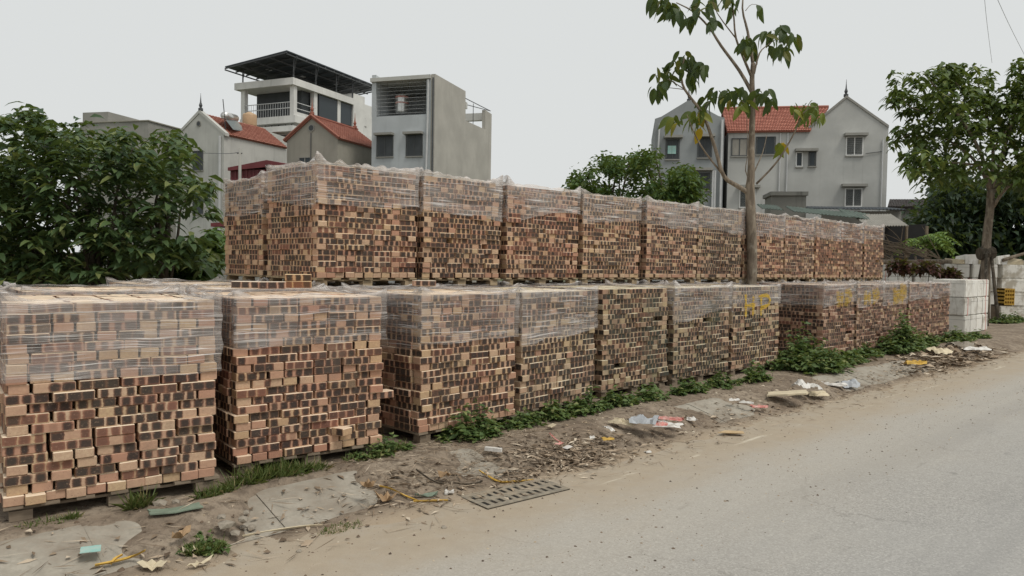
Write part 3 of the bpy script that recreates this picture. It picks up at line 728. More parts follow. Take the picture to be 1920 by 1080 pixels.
def HP(x0, x1, y0, y1):
    X = lambda f: x0 + (x1 - x0) * f; Y = lambda f: y0 + (y1 - y0) * f
    return [[(X(0.02), Y(0.0)), (X(0.04), Y(0.5)), (X(0.03), Y(1.0))], [(X(0.34), Y(0.08)), (X(0.34), Y(0.5)), (X(0.32), Y(0.95))], [(X(-0.02), Y(0.52)), (X(0.42), Y(0.46))],
            [(X(0.66), Y(0.06)), (X(0.66), Y(0.5)), (X(0.65), Y(0.95))], [(X(0.55), Y(0.12)), (X(0.88), Y(0.04)), (X(1.02), Y(0.26)), (X(0.92), Y(0.48)), (X(0.66), Y(0.60))]]
letters(6, None, 0.055, HP(1397, 1443, 552, 594))
letters(7, None, 0.13, HP(1571, 1595, 546, 576))
letters(8, None, 0.13, HP(1622, 1647, 545, 572))
letters(9, None, 0.2, HP(1677, 1697, 540, 571))

# loose bricks lying on the tier
def loose(px, py, z, rz, label, dz=0, tint=(1, 1, 1)):
    p = at(px, py, z); o = inst('loose_brick', BRICKS[random.randrange(8)], None, (p.x, p.y, z + BH / 2 + dz + 0.003), (0, 0, rz)); o.color = (*tint, .55)
    tag(o, label, 'brick', 'loose bricks on the pallets')
ztop = BZ
FT = GZ + 0.0975 + 20 * CH + 0.012
loose(461, 541, FT + 0.03, R(15), 'single spotted brick lying on the film, first of the loose ones')
loose(509, 541.5, FT + 0.03, R(25), 'spotted brick lying end on, below the two stacked plain bricks')
lp = at(553, 541, FT + 0.03)
for j in range(2):
    o = inst('loose_brick', BRICKS[j], None, (lp.x, lp.y + 0.1, FT + 0.034 + BH / 2 + j * (BH + 0.001)), (0, 0, R(12 + 3 * j))); o.color = (.95, .85, .66, .3)
    tag(o, ['plain brick under another one on the film', 'plain brick on top of another one on the film'][j], 'brick', 'loose bricks on the pallets')
loose(795, 537, FT + 0.03, R(20), 'loose brick under the edge of the second upper pallet')

# ------------------------------------------------------------------ foliage
def nrm(a): return a / np.maximum(np.linalg.norm(a, axis=-1, keepdims=True), 1e-9)
def leaf_cloud(P, D, L, Wd, droop=0.3, fold=0.25, simple=False, seed=0, up=None):
    """leaves at P along D, length L, half width Wd; returns V, F, rnd per vertex"""
    g = np.random.default_rng(seed); n = len(P); D = nrm(np.asarray(D, float)); P = np.asarray(P, float)
    L = np.broadcast_to(np.asarray(L, float), (n,))[:, None]; Wd = np.broadcast_to(np.asarray(Wd, float), (n,))[:, None]
    upv = np.tile(np.array([0, 0, 1.0]), (n, 1)) if up is None else up
    upv = upv + g.normal(0, 0.35, (n, 3))
    S = nrm(np.cross(D, upv)); U = nrm(np.cross(S, D)); Z = np.array([0, 0, 1.0])
    def pt(a, b): return P + D * L * a + S * Wd * b + U * Wd * abs(b) * fold - Z * (L * droop * a * a)
    if simple:
        vs_ = [pt(0, 0), pt(0.45, 1), pt(1, 0), pt(0.45, -1)]; fs = [[0, 1, 2], [0, 2, 3]]
    else:
        vs_ = [pt(0, 0), pt(.38, 1), pt(.4, 0), pt(.38, -1), pt(.74, .72), pt(.75, 0), pt(.74, -.72), pt(1, 0)]
        fs = [[0, 1, 2], [0, 2, 3], [1, 4, 5], [1, 5, 2], [2, 5, 6], [2, 6, 3], [4, 7, 5], [5, 7, 6]]
    k = len(vs_); V = np.stack(vs_, 1).reshape(-1, 3)
    F = (np.array(fs)[None] + (np.arange(n) * k)[:, None, None]).reshape(-1, 3)
    return V, F, np.repeat(g.random(n), k)
def leaf_obj(name, V, F, r, mat, parent=None, kind=None, smooth=False):
    if parent is not None: V = V - np.array(parent.location)
    me = bpy.data.meshes.new(name); me.vertices.add(len(V)); me.vertices.foreach_set('co', V.ravel())
    me.loops.add(F.size); me.loops.foreach_set('vertex_index', F.ravel().astype(np.int32))
    me.polygons.add(len(F)); k = F.shape[1]; me.polygons.foreach_set('loop_start', np.arange(0, F.size, k, dtype=np.int32))
    me.update(calc_edges=True); me.validate(); me.materials.append(mat)
    if smooth: me.polygons.foreach_set('use_smooth', [True] * len(me.polygons))
    me.attributes.new('rnd', 'FLOAT', 'POINT').data.foreach_set('value', r)
    o = bpy.data.objects.new(name, me); col.objects.link(o)
    if parent is not None: o.parent = parent
    if kind: o['kind'] = kind
    return o
def rand_dirs(g, n, zmin=-1, zmax=1):
    z = g.uniform(zmin, zmax, n); a = g.uniform(0, 2 * math.pi, n); s = np.sqrt(1 - z * z)
    return np.stack([s * np.cos(a), s * np.sin(a), z], -1)
def whorls(C, axis_, g, n=8, L=0.2, W=0.05, spread=0.9, droop=0.5):
    """rosettes of drooping leaves round each shoot tip"""
    P, D, LL = [], [], []
    for c, a in zip(C, axis_):
        m = int(g.integers(n - 2, n + 3)); th = g.uniform(0, 2 * math.pi, m)
        h = np.stack([np.cos(th), np.sin(th), np.zeros(m)], -1)
        d = h * spread + np.asarray(a)[None] * g.uniform(0.1, 0.7, m)[:, None]
        P.append(np.asarray(c)[None] - np.asarray(a)[None] * g.uniform(0, 0.12, m)[:, None]); D.append(d); LL.append(L * g.uniform(0.6, 1.2, m))
    P, D, LL = np.concatenate(P), np.concatenate(D), np.concatenate(LL)
    return P, D, LL, LL * W / L

# thin young tree that stands between the two rows
TD = 13.75
def tp(px, py, dd=0.0): return atd(px, py, TD + dd)
base = rp(12.62, -7.065, 0.12)
t1 = empty('young_tree', base); tag(t1, 'thin young tree with sparse drooping leaves rising between the brick rows', 'tree')
g1 = np.random.default_rng(11)
tr = [Vector((base.x, base.y, 0.12)), Vector((base.x, base.y, 1.2)), tp(1410, 500), tp(1409, 430), tp(1406, 358), tp(1408, 330), tp(1409, 270), tp(1411, 200), tp(1410, 150), tp(1412, 118)]
MB().tube(smooth_path(tr, 3), list(np.interp(np.linspace(0, 1, 28), [0, .3, .45, .5, .62, 1], [0.10, 0.092, 0.086, 0.076, 0.060, 0.038])), 10).obj('trunk', M['barkA'], t1, smooth=True)
BR = [([(1404, 362), (1385, 350), (1357, 330), (1341, 278), (1318, 215), (1284, 168), (1278, 140), (1283, 108)], 0.058, -0.3),
      ([(1358, 331), (1322, 285), (1302, 250), (1288, 215)], 0.026, -0.5), ([(1409, 172), (1386, 132), (1352, 86), (1330, 52), (1300, 22), (1268, 5)], 0.045, 0.4),
      ([(1410, 146), (1398, 118), (1380, 72), (1375, 22), (1366, -30)], 0.036, -0.5), ([(1412, 122), (1402, 60), (1392, 15), (1398, -40)], 0.040, 0.2),
      ([(1414, 138), (1424, 100), (1440, 84), (1466, 66)], 0.024, 0.5), ([(1418, 345), (1458, 302), (1490, 248), (1508, 210), (1532, 200)], 0.026, -0.4),
      ([(1414, 322), (1430, 286), (1438, 252)], 0.018, 0.3), ([(1410, 345), (1398, 320), (1402, 285), (1400, 215)], 0.016, -0.2), ([(1380, 72), (1345, 25), (1335, -10)], 0.018, -0.8),
      ([(1398, 20), (1410, 8), (1430, 12)], 0.010, 0.4), ([(1318, 215), (1330, 190), (1355, 180)], 0.013, -0.3), ([(1411, 205), (1385, 185), (1375, 180)], 0.012, 0.3), ([(1411, 205), (1430, 185), (1445, 178)], 0.012, 0.3),
      ([(1284, 168), (1255, 150), (1225, 140)], 0.013, -0.2), ([(1284, 168), (1245, 165), (1235, 180)], 0.010, 0.1)]
for pts, r0, dd in BR:
    r0 *= 0.78; n = len(pts); q = smooth_path([tp(x, y, dd * i / (n - 1)) for i, (x, y) in enumerate(pts)], 3)
    MB().tube(q, list(np.linspace(r0, r0 * 0.28, len(q))), 6).obj('branch', M['barkA'], t1, smooth=True)
LEAFM = []
for i in range(6):
    hwid, dr = g1.uniform(0.19, 0.25), g1.uniform(0.15, 0.6); v, f = [], []
    for j in range(8):
        a = j / 7; w = hwid * (math.sin(math.pi * a ** 0.8) ** 0.8 if 0 < a < 1 else 0.0); z = -dr * a * a
        v += [(a, -w, z + w * .3), (a, 0, z), (a, w, z + w * .3)]
        if j: k0 = 3 * (j - 1); f += [[k0, k0 + 3, k0 + 4, k0 + 1], [k0 + 1, k0 + 4, k0 + 5, k0 + 2]]
    v, f = np.array(v), np.array(f)
    me = bpy.data.meshes.new('leaf'); me.from_pydata(v.tolist(), [], f.tolist()); me.materials.append(M['leafA']); LEAFM.append(me)
CL = [(1246, 8, 18, 12, 0), (1265, 20, 18, 10, 0), (1322, 8, 22, 12, 0), (1305, 30, 18, 8, 0), (1335, 45, 12, 5, 0), (1372, 6, 18, 8, 0), (1426, 16, 6, 3, 0), (1230, 5, 14, 6, 0),
      (1283, 105, 18, 9, 0), (1300, 130, 18, 10, 0), (1270, 125, 20, 9, 0), (1240, 138, 16, 6, 0), (1232, 168, 10, 5, 0), (1300, 150, 10, 6, 0), (1245, 155, 12, 5, 0), (1316, 128, 10, 5, 0),
      (1265, 228, 12, 7, 1), (1304, 215, 16, 9, 1), (1310, 240, 8, 3, 2), (1345, 180, 22, 8, 0), (1325, 190, 12, 5, 0), (1380, 178, 18, 9, 0), (1390, 198, 12, 6, 1), (1430, 178, 16, 9, 0), (1445, 190, 12, 5, 0), (1365, 190, 12, 5, 1),
      (1400, 78, 14, 8, 0), (1412, 95, 12, 6, 0), (1390, 92, 10, 5, 0), (1440, 66, 14, 6, 0), (1462, 62, 16, 8, 0), (1470, 92, 16, 10, 0), (1490, 70, 10, 5, 0), (1452, 95, 12, 5, 0),
      (1492, 205, 14, 6, 1), (1520, 202, 16, 8, 1), (1538, 222, 12, 6, 1), (1515, 222, 10, 4, 1), (1466, 274, 8, 3, 2)]
for cx, cy, sp_, n, yel in CL:
    for j in range(int(n * 1.45)):
        a = g1.uniform(0, 2 * math.pi); rr = sp_ * math.sqrt(g1.random())
        p = tp(cx + rr * math.cos(a), cy + rr * math.sin(a) * 0.7 - 5, g1.uniform(-0.5, 0.5))
        L = g1.uniform(0.19, 0.33); th = math.atan2(-math.sin(a), math.cos(a)) * 0
        o = inst('leaf', LEAFM[int(g1.integers(6))], t1, p - t1.location, (g1.uniform(-0.9, 0.9), g1.uniform(0.35, 1.25), g1.uniform(0, 2 * math.pi)), (L, L, L))
        o.color = [(0.75, 0.8, 0.8, 1), (1.9, 1.55, 0.9, 1), (3.2, 2.2, 0.7, 1)][yel]
        if j % 3 == 0:                                        # leaf stalk
            pass

# big leafy bush behind the nearest pallets
def limb_paths(g, base_, tips, k=4, wob=0.12):
    out = []
    for tip in tips:
        b, e = Vector(base_), Vector(tip); pts = [b]
        for i in range(1, k):
            f = i / k; m = b.lerp(e, f); m.z += (e.z - b.z) * 0.22 * math.sin(math.pi * f); L = (e - b).length
            pts.append(m + Vector(g.normal(0, wob, 3)) * (L * 0.12))
        out.append(smooth_path(pts + [e], 3))
    return out
def bush_tree(name, label, px_poly, depth, dvar, base_list, nwh, mat, bark, seed, L=0.22, W=0.05, droop=0.55, nleaf=8, kind_part='crown', limbs=10, simple=False, rad=0.07, wild=0.0, thr=0.36, cell=1.0):
    """crown of leaf rosettes inside an outline given in the photo, at a real depth and thickness"""
    g = np.random.default_rng(seed); root = empty(name, base_list[0]); tag(root, label, 'tree')
    poly = np.array(px_poly, float); x0, y0 = poly.min(0); x1, y1 = poly.max(0)
    def inside(x, y):
        c = False; j = len(poly) - 1
        for i in range(len(poly)):
            if (poly[i, 1] > y) != (poly[j, 1] > y) and x < (poly[j, 0] - poly[i, 0]) * (y - poly[i, 1]) / (poly[j, 1] - poly[i, 1]) + poly[i, 0]: c = not c
            j = i
        return c
    C = []
    while len(C) < nwh:
        x, y = g.uniform(x0, x1), g.uniform(y0, y1)
        if not inside(x, y): continue
        if vnoise(x / 38.0 / cell, y / 26.0 / cell, seed) < thr and g.random() < 0.9: continue
        C.append(np.array(atd(x, y, depth + g.uniform(-dvar, dvar))))
    C = np.array(C); ctr = C.mean(0); ctr[2] -= 0.5
    ax = nrm((C - ctr) * np.array([1, 1, 0.6]) + np.array([0, 0, 0.9]) + g.normal(0, 0.3, C.shape))
    P, D, LL, WW = whorls(C, ax, g, nleaf, L, W, 0.95, droop)
    if wild: P = P + g.normal(0, wild * .35, P.shape); D = D + g.normal(0, wild * 1.2, D.shape)
    V, F, r = leaf_cloud(P, D, LL, WW, droop, 0.25, simple, seed)
    leaf_obj(kind_part, V, F, r, M[mat], root, 'stuff')
    for bi, b in enumerate(base_list):
        b = Vector(b); d = np.linalg.norm(C[:, :2] - np.array(b)[:2], axis=1); sel = np.argsort(d)[: max(len(C) // len(base_list), 20)]
        tips = C[g.choice(sel, min(limbs, len(sel)), replace=False)]
        for q in limb_paths(g, b + Vector((0, 0, 0.3)), tips):
            MB().tube(q, list(np.linspace(rad * 0.5, rad * 0.10, len(q))), 5).obj('branch', M[bark], root, smooth=True)
        zt = float(np.percentile(C[sel][:, 2], 60)); top_ = Vector((b.x + g.uniform(-.2, .2), b.y, b.z + (zt - b.z) * 0.75))
        q = smooth_path([b, b.lerp(top_, 0.5) + Vector((g.uniform(-.08, .08), 0, 0)), top_], 4)
        MB().tube(q, list(np.linspace(rad, rad * 0.45, len(q))), 8).obj('trunk', M[bark], root, smooth=True)
    return root
def gp(px, depth, z=0.15): v = atd(px, 519, depth); v.z = z; return v
bush_tree('broadleaf_bush', 'big dark green broadleaf bush behind the nearest brick pallets',
          [(-80, 210), (20, 212), (60, 205), (100, 228), (150, 218), (190, 226), (250, 252), (290, 258), (320, 240), (352, 252), (362, 300), (355, 345), (392, 330), (412, 345), (385, 365), (400, 385), (412, 400), (385, 410), (405, 440), (425, 470), (420, 500), (300, 505), (200, 530), (-80, 540)],
          11.5, 1.7, [gp(95, 11.6), gp(0, 12.0), gp(300, 12.2), gp(190, 11.0)], 1280, 'leafB', 'barkB', 21, L=0.21, W=0.043, nleaf=9, limbs=16, rad=0.075, wild=.14)
bush_tree('low_bush', 'lighter low bush between the big bush and the upper pallets', [(300, 470), (330, 445), (370, 440), (400, 425), (432, 440), (440, 530), (290, 530)], 13.6, .9, [gp(370, 13.6)], 210, 'leafE', 'barkB', 25, L=0.26, W=0.05, nleaf=8, limbs=8, rad=0.04)
bush_tree('round_tree', 'round dense green tree behind the upper brick pallets, before the dark house', [(1068, 345), (1082, 322), (1112, 305), (1138, 292), (1160, 306), (1190, 292), (1226, 286), (1240, 306), (1262, 322), (1292, 320), (1316, 342), (1322, 372), (1290, 400), (1066, 400)],
          29, 2.4, [gp(1140, 29), gp(1260, 29)], 820, 'leafG', 'barkB', 22, L=0.24, W=0.07, nleaf=11, limbs=14, simple=True, rad=0.16, wild=.42, thr=.50, cell=.62)
bush_tree('dark_tree', 'dark dense tree mass behind the foam boxes', [(1700, 420), (1705, 392), (1745, 372), (1760, 345), (1800, 335), (1850, 330), (1900, 322), (1990, 310), (1995, 505), (1690, 505), (1720, 440)],
          37, 3, [gp(1790, 37), gp(1900, 37)], 2200, 'leafD', 'barkB', 23, L=0.34, W=0.10, nleaf=11, limbs=8, simple=True, rad=0.2, wild=.8)

# street tree with three props
b2 = at(1846, 603, 0.14); D2 = b2.y
def t2p(px, py, dd=0.0): return atd(px, py, D2 + dd)
t2 = empty('street_tree', b2); tag(t2, 'leafy street tree held by leaning wooden props beside the foam boxes', 'tree')
MB().tube(smooth_path([b2, t2p(1848, 520), t2p(1850, 450), t2p(1856, 395), t2p(1858, 355)], 3), [x * .78 for x in (0.19, 0.185, .18, .175, .172, .17, .165, .16, .155, .15, .145, .14, .135)], 10).obj('trunk', M['barkA'], t2, smooth=True)
g2 = np.random.default_rng(31)
limbs2 = [[(1857, 360), (1835, 310), (1790, 270), (1735, 248), (1690, 258)], [(1857, 360), (1840, 290), (1800, 220), (1755, 165), (1735, 140)], [(1858, 356), (1862, 280), (1845, 200), (1830, 140)],
          [(1858, 356), (1880, 290), (1905, 200), (1915, 130)], [(1860, 362), (1900, 320), (1950, 260), (1985, 200)], [(1862, 388), (1890, 350), (1940, 330), (1990, 320)], [(1835, 310), (1790, 305), (1745, 310), (1715, 300)],
          [(1862, 280), (1890, 240), (1930, 190), (1950, 130)], [(1800, 220), (1760, 215), (1705, 200), (1690, 175)], [(1845, 200), (1800, 165), (1780, 135)]]
tips2 = []
for i, l in enumerate(limbs2):
    dd = g2.uniform(-1.6, 1.6); q = smooth_path([t2p(x, y, dd * j / (len(l) - 1)) for j, (x, y) in enumerate(l)], 3)
    MB().tube(q, list(np.linspace(0.068 if i < 6 else 0.036, 0.014, len(q))), 6).obj('branch', M['barkA'], t2, smooth=True); tips2.append((l, dd))
C = []
for l, dd in tips2:
    for j in range(44):
        f = g2.uniform(0.45, 1.05); k = min(int(f * (len(l) - 1)), len(l) - 2); fr = f * (len(l) - 1) - k
        x = l[k][0] + (l[k + 1][0] - l[k][0]) * fr + g2.normal(0, 17); y = l[k][1] + (l[k + 1][1] - l[k][1]) * fr + g2.normal(0, 15) - 4
        C.append(np.array(t2p(x, max(y, 108 + abs(x - 1890) * 0.15), dd * f + g2.uniform(-0.8, 0.8))))
for j in range(230):
    C.append(np.array(t2p(g2.uniform(1750, 1985), g2.uniform(180, 345), g2.uniform(-1.8, 1.8))))
C = np.array(C); ctr = C.mean(0); ax = nrm((C - ctr) * [1, 1, .4] + np.array([0, 0, 1.2]))
P, D, LL, WW = whorls(C, ax, g2, 9, 0.32, 0.068, 0.9, 0.6); P = P + g2.normal(0, .07, P.shape); D = D + g2.normal(0, .3, D.shape)
V, F, r = leaf_cloud(P, D, LL, WW, 0.65, 0.25, False, 33); leaf_obj('crown', V, F, r, M['leafC'], t2, 'stuff')
for i, (fx, fy, tx, ty, dd) in enumerate([(1872, 607, 1858, 470, -0.6), (1815, 600, 1846, 472, 0.3), (1850, 612, 1849, 468, -0.9)]):
    foot = at(fx, fy, 0.14) if i != 1 else t2p(1822, 600, 0.7); foot.z = 0.14
    pr_ = MB().tube([foot, t2p(tx, ty, dd * 0.12 + 0.02)], [0.055, 0.045], 8).obj('wooden_prop', M['barkB'], None, smooth=True)
    tag(pr_, ['dark pole propping the street tree on its road side', 'thin pole propping the street tree on its near left side', 'pole propping the street tree in front of its trunk'][i], 'pole', 'props of the street tree')
MB().tube([t2p(1836, 476), t2p(1862, 474)], [0.20, 0.20], 8).obj('binding', M['barkB'], t2)

# pale green fern-like sapling and maroon shrubs
bf = gp(1740, 30); fr = empty('fern_sapling', bf); tag(fr, 'bright yellow green sapling with feathery fronds before the dark trees', 'plant')
P, D = [], []
for i in range(26):
    a = g2.uniform(0, 2 * math.pi); Lf = g2.uniform(0.6, 1.1); tip0 = np.array(atd(1740 + g2.normal(0, 12), 448 + g2.normal(0, 6), 30))
    for k in range(9):
        f = k / 8; q = tip0 + np.array([math.cos(a), math.sin(a), 0.35 - 0.75 * f]) * Lf * f
        for s in (-1, 1): P.append(q); D.append(np.array([math.cos(a + s * 1.0), math.sin(a + s * 1.0), -0.15]))
V, F, r = leaf_cloud(np.array(P), np.array(D), 0.26, 0.05, 0.3, 0.2, True, 3); leaf_obj('crown', V, F, r, M['leafF'], fr, 'stuff')
MB().tube([bf, atd(1740, 452, 30)], [0.05, 0.03], 6).obj('trunk', M['barkB'], fr)
def shrub(name, label, cat, base_, centre, rad_, n, L, W, mat, seed, stem=None, droop=0.3, simple=True, bark='barkB'):
    g = np.random.default_rng(seed); root = empty(name, base_); tag(root, label, cat)
    d = rand_dirs(g, n, -0.5, 1); rr = g.random(n) ** 0.45
    P = np.array(centre) + d * rr[:, None] * np.array(rad_); V, F, r = leaf_cloud(P, d * [1, 1, .5] + g.normal(0, 0.5, (n, 3)), L * g.uniform(.6, 1.2, n), W, droop, 0.2, simple, seed)
    leaf_obj('foliage', V, F, r, M[mat], root, 'stuff')
    for i in range(stem or 4):
        e = Vector(centre) + Vector(rand_dirs(g, 1, 0, 1)[0] * np.array(rad_) * 0.6)
        MB().tube([base_, Vector(base_).lerp(e, 0.5) + Vector(g.normal(0, 0.04, 3)), e], [0.014, 0.010, 0.005], 5).obj('stem', M[bark], root)
    return root
for i, (px, py, rx, rz, lab) in enumerate([(1688, 502, .30, .22, 'dark maroon shrub next to the last upper pallet'), (1735, 505, .34, .20, 'dark maroon shrub in the middle of the three over the last pallets'), (1780, 515, .22, .14, 'small dark maroon shrub over the last front pallet')]):
    c = atd(px, py, 20.5); shrub('maroon_shrub', lab, 'shrub', (c.x, c.y, 0.15), c, (rx, rx, rz + .03), 330, 0.17, 0.05, 'leafR', 50 + i, stem=2)

# ------------------------------------------------------------------ houses
class House:
    def __init__(s, name, label, px, dist, vp, z=0.1):
        D_ = np.array([vp - 960, FPX]); D_ /= np.linalg.norm(D_); s.D = D_; s.E = np.array([D_[1], -D_[0]])
        a = atd(px, 519, dist); s.fr = Facade((a.x, a.y), s.E); s.sd = Facade((a.x, a.y), s.D); s.z = z
        s.root = empty(name, (a.x, a.y, z)); tag(s.root, label, 'house')
    def v(s, e, d, z=0.0): return Vector((s.E[0] * e + s.D[0] * d, s.E[1] * e + s.D[1] * d, z))
    def P(s, e, d, z):                     # e along the front (right +), d into the depth
        q = s.fr.a + s.E * e + s.D * d; return Vector((q[0], q[1], z))
    def box(s, name, mat, e0, e1, d0, d1, z0, z1, parent=None, mb=None):
        m = mb or MB(); m.prism([s.P(e0, d0, z0), s.P(e1, d0, z0), s.P(e1, d1, z0), s.P(e0, d1, z0)], (0, 0, z1 - z0))
        if mb is None: return s.put(m, name, mat, parent)
    def put(s, m, name, mat, parent=None, smooth=False):
        o = mk(name, np.array([tuple(x) for x in m.v]) - np.array(s.root.location), m.f, M[mat], parent or s.root, smooth); return o
    def window(s, x0, y0, x1, y1, frame='dframe', pane='glass', cols=2, side=False, lintel=None, louver=False, deep=0.0, off=0.0, sill=True):
        fc = s.sd if side else s.fr
        u0, z1 = fc.uz(x0, y0); u1, z0 = fc.uz(x1, y1); zz1 = fc.uz(x1, y0)[1]; z1 = (z1 + zz1) / 2
        def bx(a, b, c, d, i0, i1):
            m = MB()
            if not side: s.box('', '', a, b, i0 + off, i1 + off, c, d, mb=m)
            else: m.prism([s.P(-i0, a, c), s.P(-i1, a, c), s.P(-i1, b, c), s.P(-i0, b, c)], (0, 0, d - c))
            return m
        w = max(0.05, (u1 - u0) * 0.05)
        f = MB()
        for q in ((u0 - w, u0, z0 - w, z1 + w), (u1, u1 + w, z0 - w, z1 + w), (u0, u1, z1, z1 + w), (u0, u1, z0 - w, z0)):
            k = bx(*q, -0.05, 0.04); f.add(k.v, k.f)
        for i in range(1, cols):
            c = u0 + (u1 - u0) * i / cols; k = bx(c - w * .5, c + w * .5, z0, z1, -0.04, 0.03); f.add(k.v, k.f)
        win = s.put(f, 'window', frame)
        for i in range(cols):
            a, b = u0 + (u1 - u0) * i / cols + w * .5, u0 + (u1 - u0) * (i + 1) / cols - w * .5
            if louver:
                n = 9
                for j in range(n):
                    zc = z0 + (z1 - z0) * (j + .5) / n; h = (z1 - z0) / n * .36; s.put(bx(a, b, zc - h, zc + h, -0.03, 0.0), 'louver', 'louver', win)
                s.put(bx(a, b, z0, z1, 0.0, 0.02), 'pane', 'inner_shade', win)  # black sheet: shade of the room behind the slats put into colour
            else: s.put(bx(a, b, z0, z1, -0.02, 0.015), 'pane', pane, win)
        if sill: s.put(bx(u0 - w * 1.5, u1 + w * 1.5, z0 - w - 0.06, z0 - w - 0.002, -0.09, 0.02), 'sill', 'conc', win)
        if lintel:
            a, b = fc.uz(lintel[0], lintel[2])[0], fc.uz(lintel[1], lintel[2])[0]; zl = fc.uz((lintel[0] + lintel[1]) / 2, lintel[2])[1]
            s.put(bx(a, b, zl - 0.07, zl + 0.07, -0.35, 0.02), 'lintel', 'conc', win)
        return win
def tiles(h, p00, p10, p01, p11, nu, nv, name='roof', tint=(1, 1, 1), single=False):
    """tiled slope: eave p00->p10, ridge p01->p11, each tile with its own step"""
    root = h.root if hasattr(h, 'root') else h
    p00, p10, p01, p11 = map(Vector, (p00, p10, p01, p11)); nrm_ = (p10 - p00).cross(p01 - p00).normalized()
    if nrm_.z < 0: nrm_ = -nrm_
    m = MB().prism([p00, p10, p11, p01], -nrm_ * 0.08); slope = mk(name, np.array(m.v) - np.array(root.location), m.f, M['tile'], root); slope.color = (*tint, 1)
    def q(u, v): return p00.lerp(p10, u).lerp(p01.lerp(p11, u), v)
    V = []; F = []; Rr = []
    for j in range(nv):
        for i in range(nu):
            u0, u1, v0, v1 = (i + .06) / nu, (i + .94) / nu, (j - .1) / nv, (j + 1.0) / nv
            k = len(V); um = (u0 + u1) / 2
            lift0, lift1 = 0.055, 0.012
            V += [q(u0, v0) + nrm_ * lift0, q(um, v0 - .12 / nv) + nrm_ * (lift0 + .025), q(u1, v0) + nrm_ * lift0, q(u1, v1) + nrm_ * lift1, q(um, v1) + nrm_ * (lift1 + .025), q(u0, v1) + nrm_ * lift1,
                  q(u0, v0) + nrm_ * .004, q(u1, v0) + nrm_ * .004]
            F += [[k, k + 1, k + 4, k + 5], [k + 1, k + 2, k + 3, k + 4], [k + 6, k + 7, k + 2, k + 1, k]]; Rr += [random.random()] * 8
    me = bpy.data.meshes.new('roof_tiles'); me.from_pydata([tuple(Vector(x) - root.location) for x in V], [], F); me.materials.append(M['tile'])
    me.attributes.new('rnd', 'FLOAT', 'POINT').data.foreach_set('value', Rr)
    o = bpy.data.objects.new('roof_tiles', me); col.objects.link(o); o.parent = slope; o.color = (*tint, 1); o['kind'] = 'stuff'
    o.parent = slope
    return slope
def finial(h, p, s_=1.0, mat='conc', parent=None):
    m = MB().lathe([(0.16 * s_, 0), (0.16 * s_, .15 * s_), (0.07 * s_, .2 * s_), (0.12 * s_, .35 * s_), (0.05 * s_, .55 * s_), (0.02 * s_, .9 * s_), (0.008, 1.15 * s_)], (p.x, p.y, p.z), 8)
    h.put(m, 'finial', mat, parent)
def round_vent(h, px, py, r):
    u, z = h.fr.uz(px, py); pts = [h.P(u + r * math.cos(a), -0.04, z + r * math.sin(a)) for a in np.linspace(0, 2 * math.pi, 20, endpoint=False)]
    v = h.put(MB().prism(pts, h.v(0, 0.06)), 'round_vent', 'conc')
    pts = [h.P(u + r * .7 * math.cos(a), -0.05, z + r * .7 * math.sin(a)) for a in np.linspace(0, 2 * math.pi, 20, endpoint=False)]
    h.put(MB().prism(pts, h.v(0, 0.02)), 'vent_shade', 'shutter', v)  # solid dark disc paints in the shade inside the vent

# -- pale gable house by the bush, solar heater on its roof
h = House('gable_house', 'pale grey gable house by the bush with red tiles and a solar heater', 419, 48, 1570)
eL, zL = h.fr.uz(330, 250); eA, zA = h.fr.uz(374, 213); _, zR = h.fr.uz(419, 252); dR = h.sd.uz(536, 278)[0]
zE = zR
h.put(MB().prism([h.P(eL, 0, .1), h.P(0, 0, .1), h.P(0, 0, zE), h.P(eA, 0, zA), h.P(eL, 0, zE)], h.v(0, dR)), 'wall', 'w_pale')
tiles(h, h.P(0.1, .25, zE), h.P(0.1, dR + .1, zE), h.P(eA, .25, zA + .06), h.P(eA, dR + .1, zA + .06), 22, 12)
tiles(h, h.P(eL - .1, .25, zE), h.P(eL - .1, dR + .1, zE), h.P(eA, .25, zA + .06), h.P(eA, dR + .1, zA + .06), 22, 12)
h.put(MB().prism([h.P(0.15, -.04, zE - .1), h.P(eA, -.04, zA + .02), h.P(eL - .15, -.04, zE - .1), h.P(eL - .15, -.04, zE + .1), h.P(eA, -.04, zA + .25), h.P(0.15, -.04, zE + .1)], h.v(0, .32)), 'gable_coping', 'w_pale')
finial(h, h.P(eA, .1, zA + .2), 1.0, 'metal'); round_vent(h, 373, 232, .2)
h.window(363, 284, 380, 318, 'dframe', 'shutter', 2); h.window(363, 365, 380, 400, 'dframe', 'glass', 2)
h.box('downpipe', 'pipe', -.32, -.22, -.14, -.04, .1, zE - .1)
h.put(MB().tube([h.P(-.9, -.08, 4.2), h.P(0, -.08, 4.3)], .03, 5), 'cable_run', 'metal')
so = empty('solar_heater', h.P(eA * .5, 1.6, (zA + zE) / 2)); tag(so, 'solar water heater on the red roof of the pale gable house', 'water heater')
q0, q1 = atd(421, 217, 48.7), atd(441, 222, 51.5); sc2 = MB().tube([q0, q1], .26, 12).obj('tank', M['steel'], so, smooth=True)
q = [atd(424, 226, 48.6), atd(437, 243, 48.6), atd(460, 247, 51.4), atd(445, 228, 51.4)]; MB().prism(q, (0, 0, .06)).obj('collector', M['glassl'], so)
MB().tube([q0, q0 + Vector((0.1, 0, -1.3))], .03, 5).obj('leg', M['metal'], so); MB().tube([q1, q1 + Vector((0.1, 0, -1.5))], .03, 5).obj('leg', M['metal'], so)
MB().tube([q0, atd(418, 186, 48.7)], .03, 5).obj('whip_aerial', M['metal'], so)
h.put(MB().prism([atd(x, y, 55) for x, y in ((470, 242), (503, 246), (503, 330), (470, 330))], (0.6, 3, 0)), 'annexe_wall', 'w_pale')
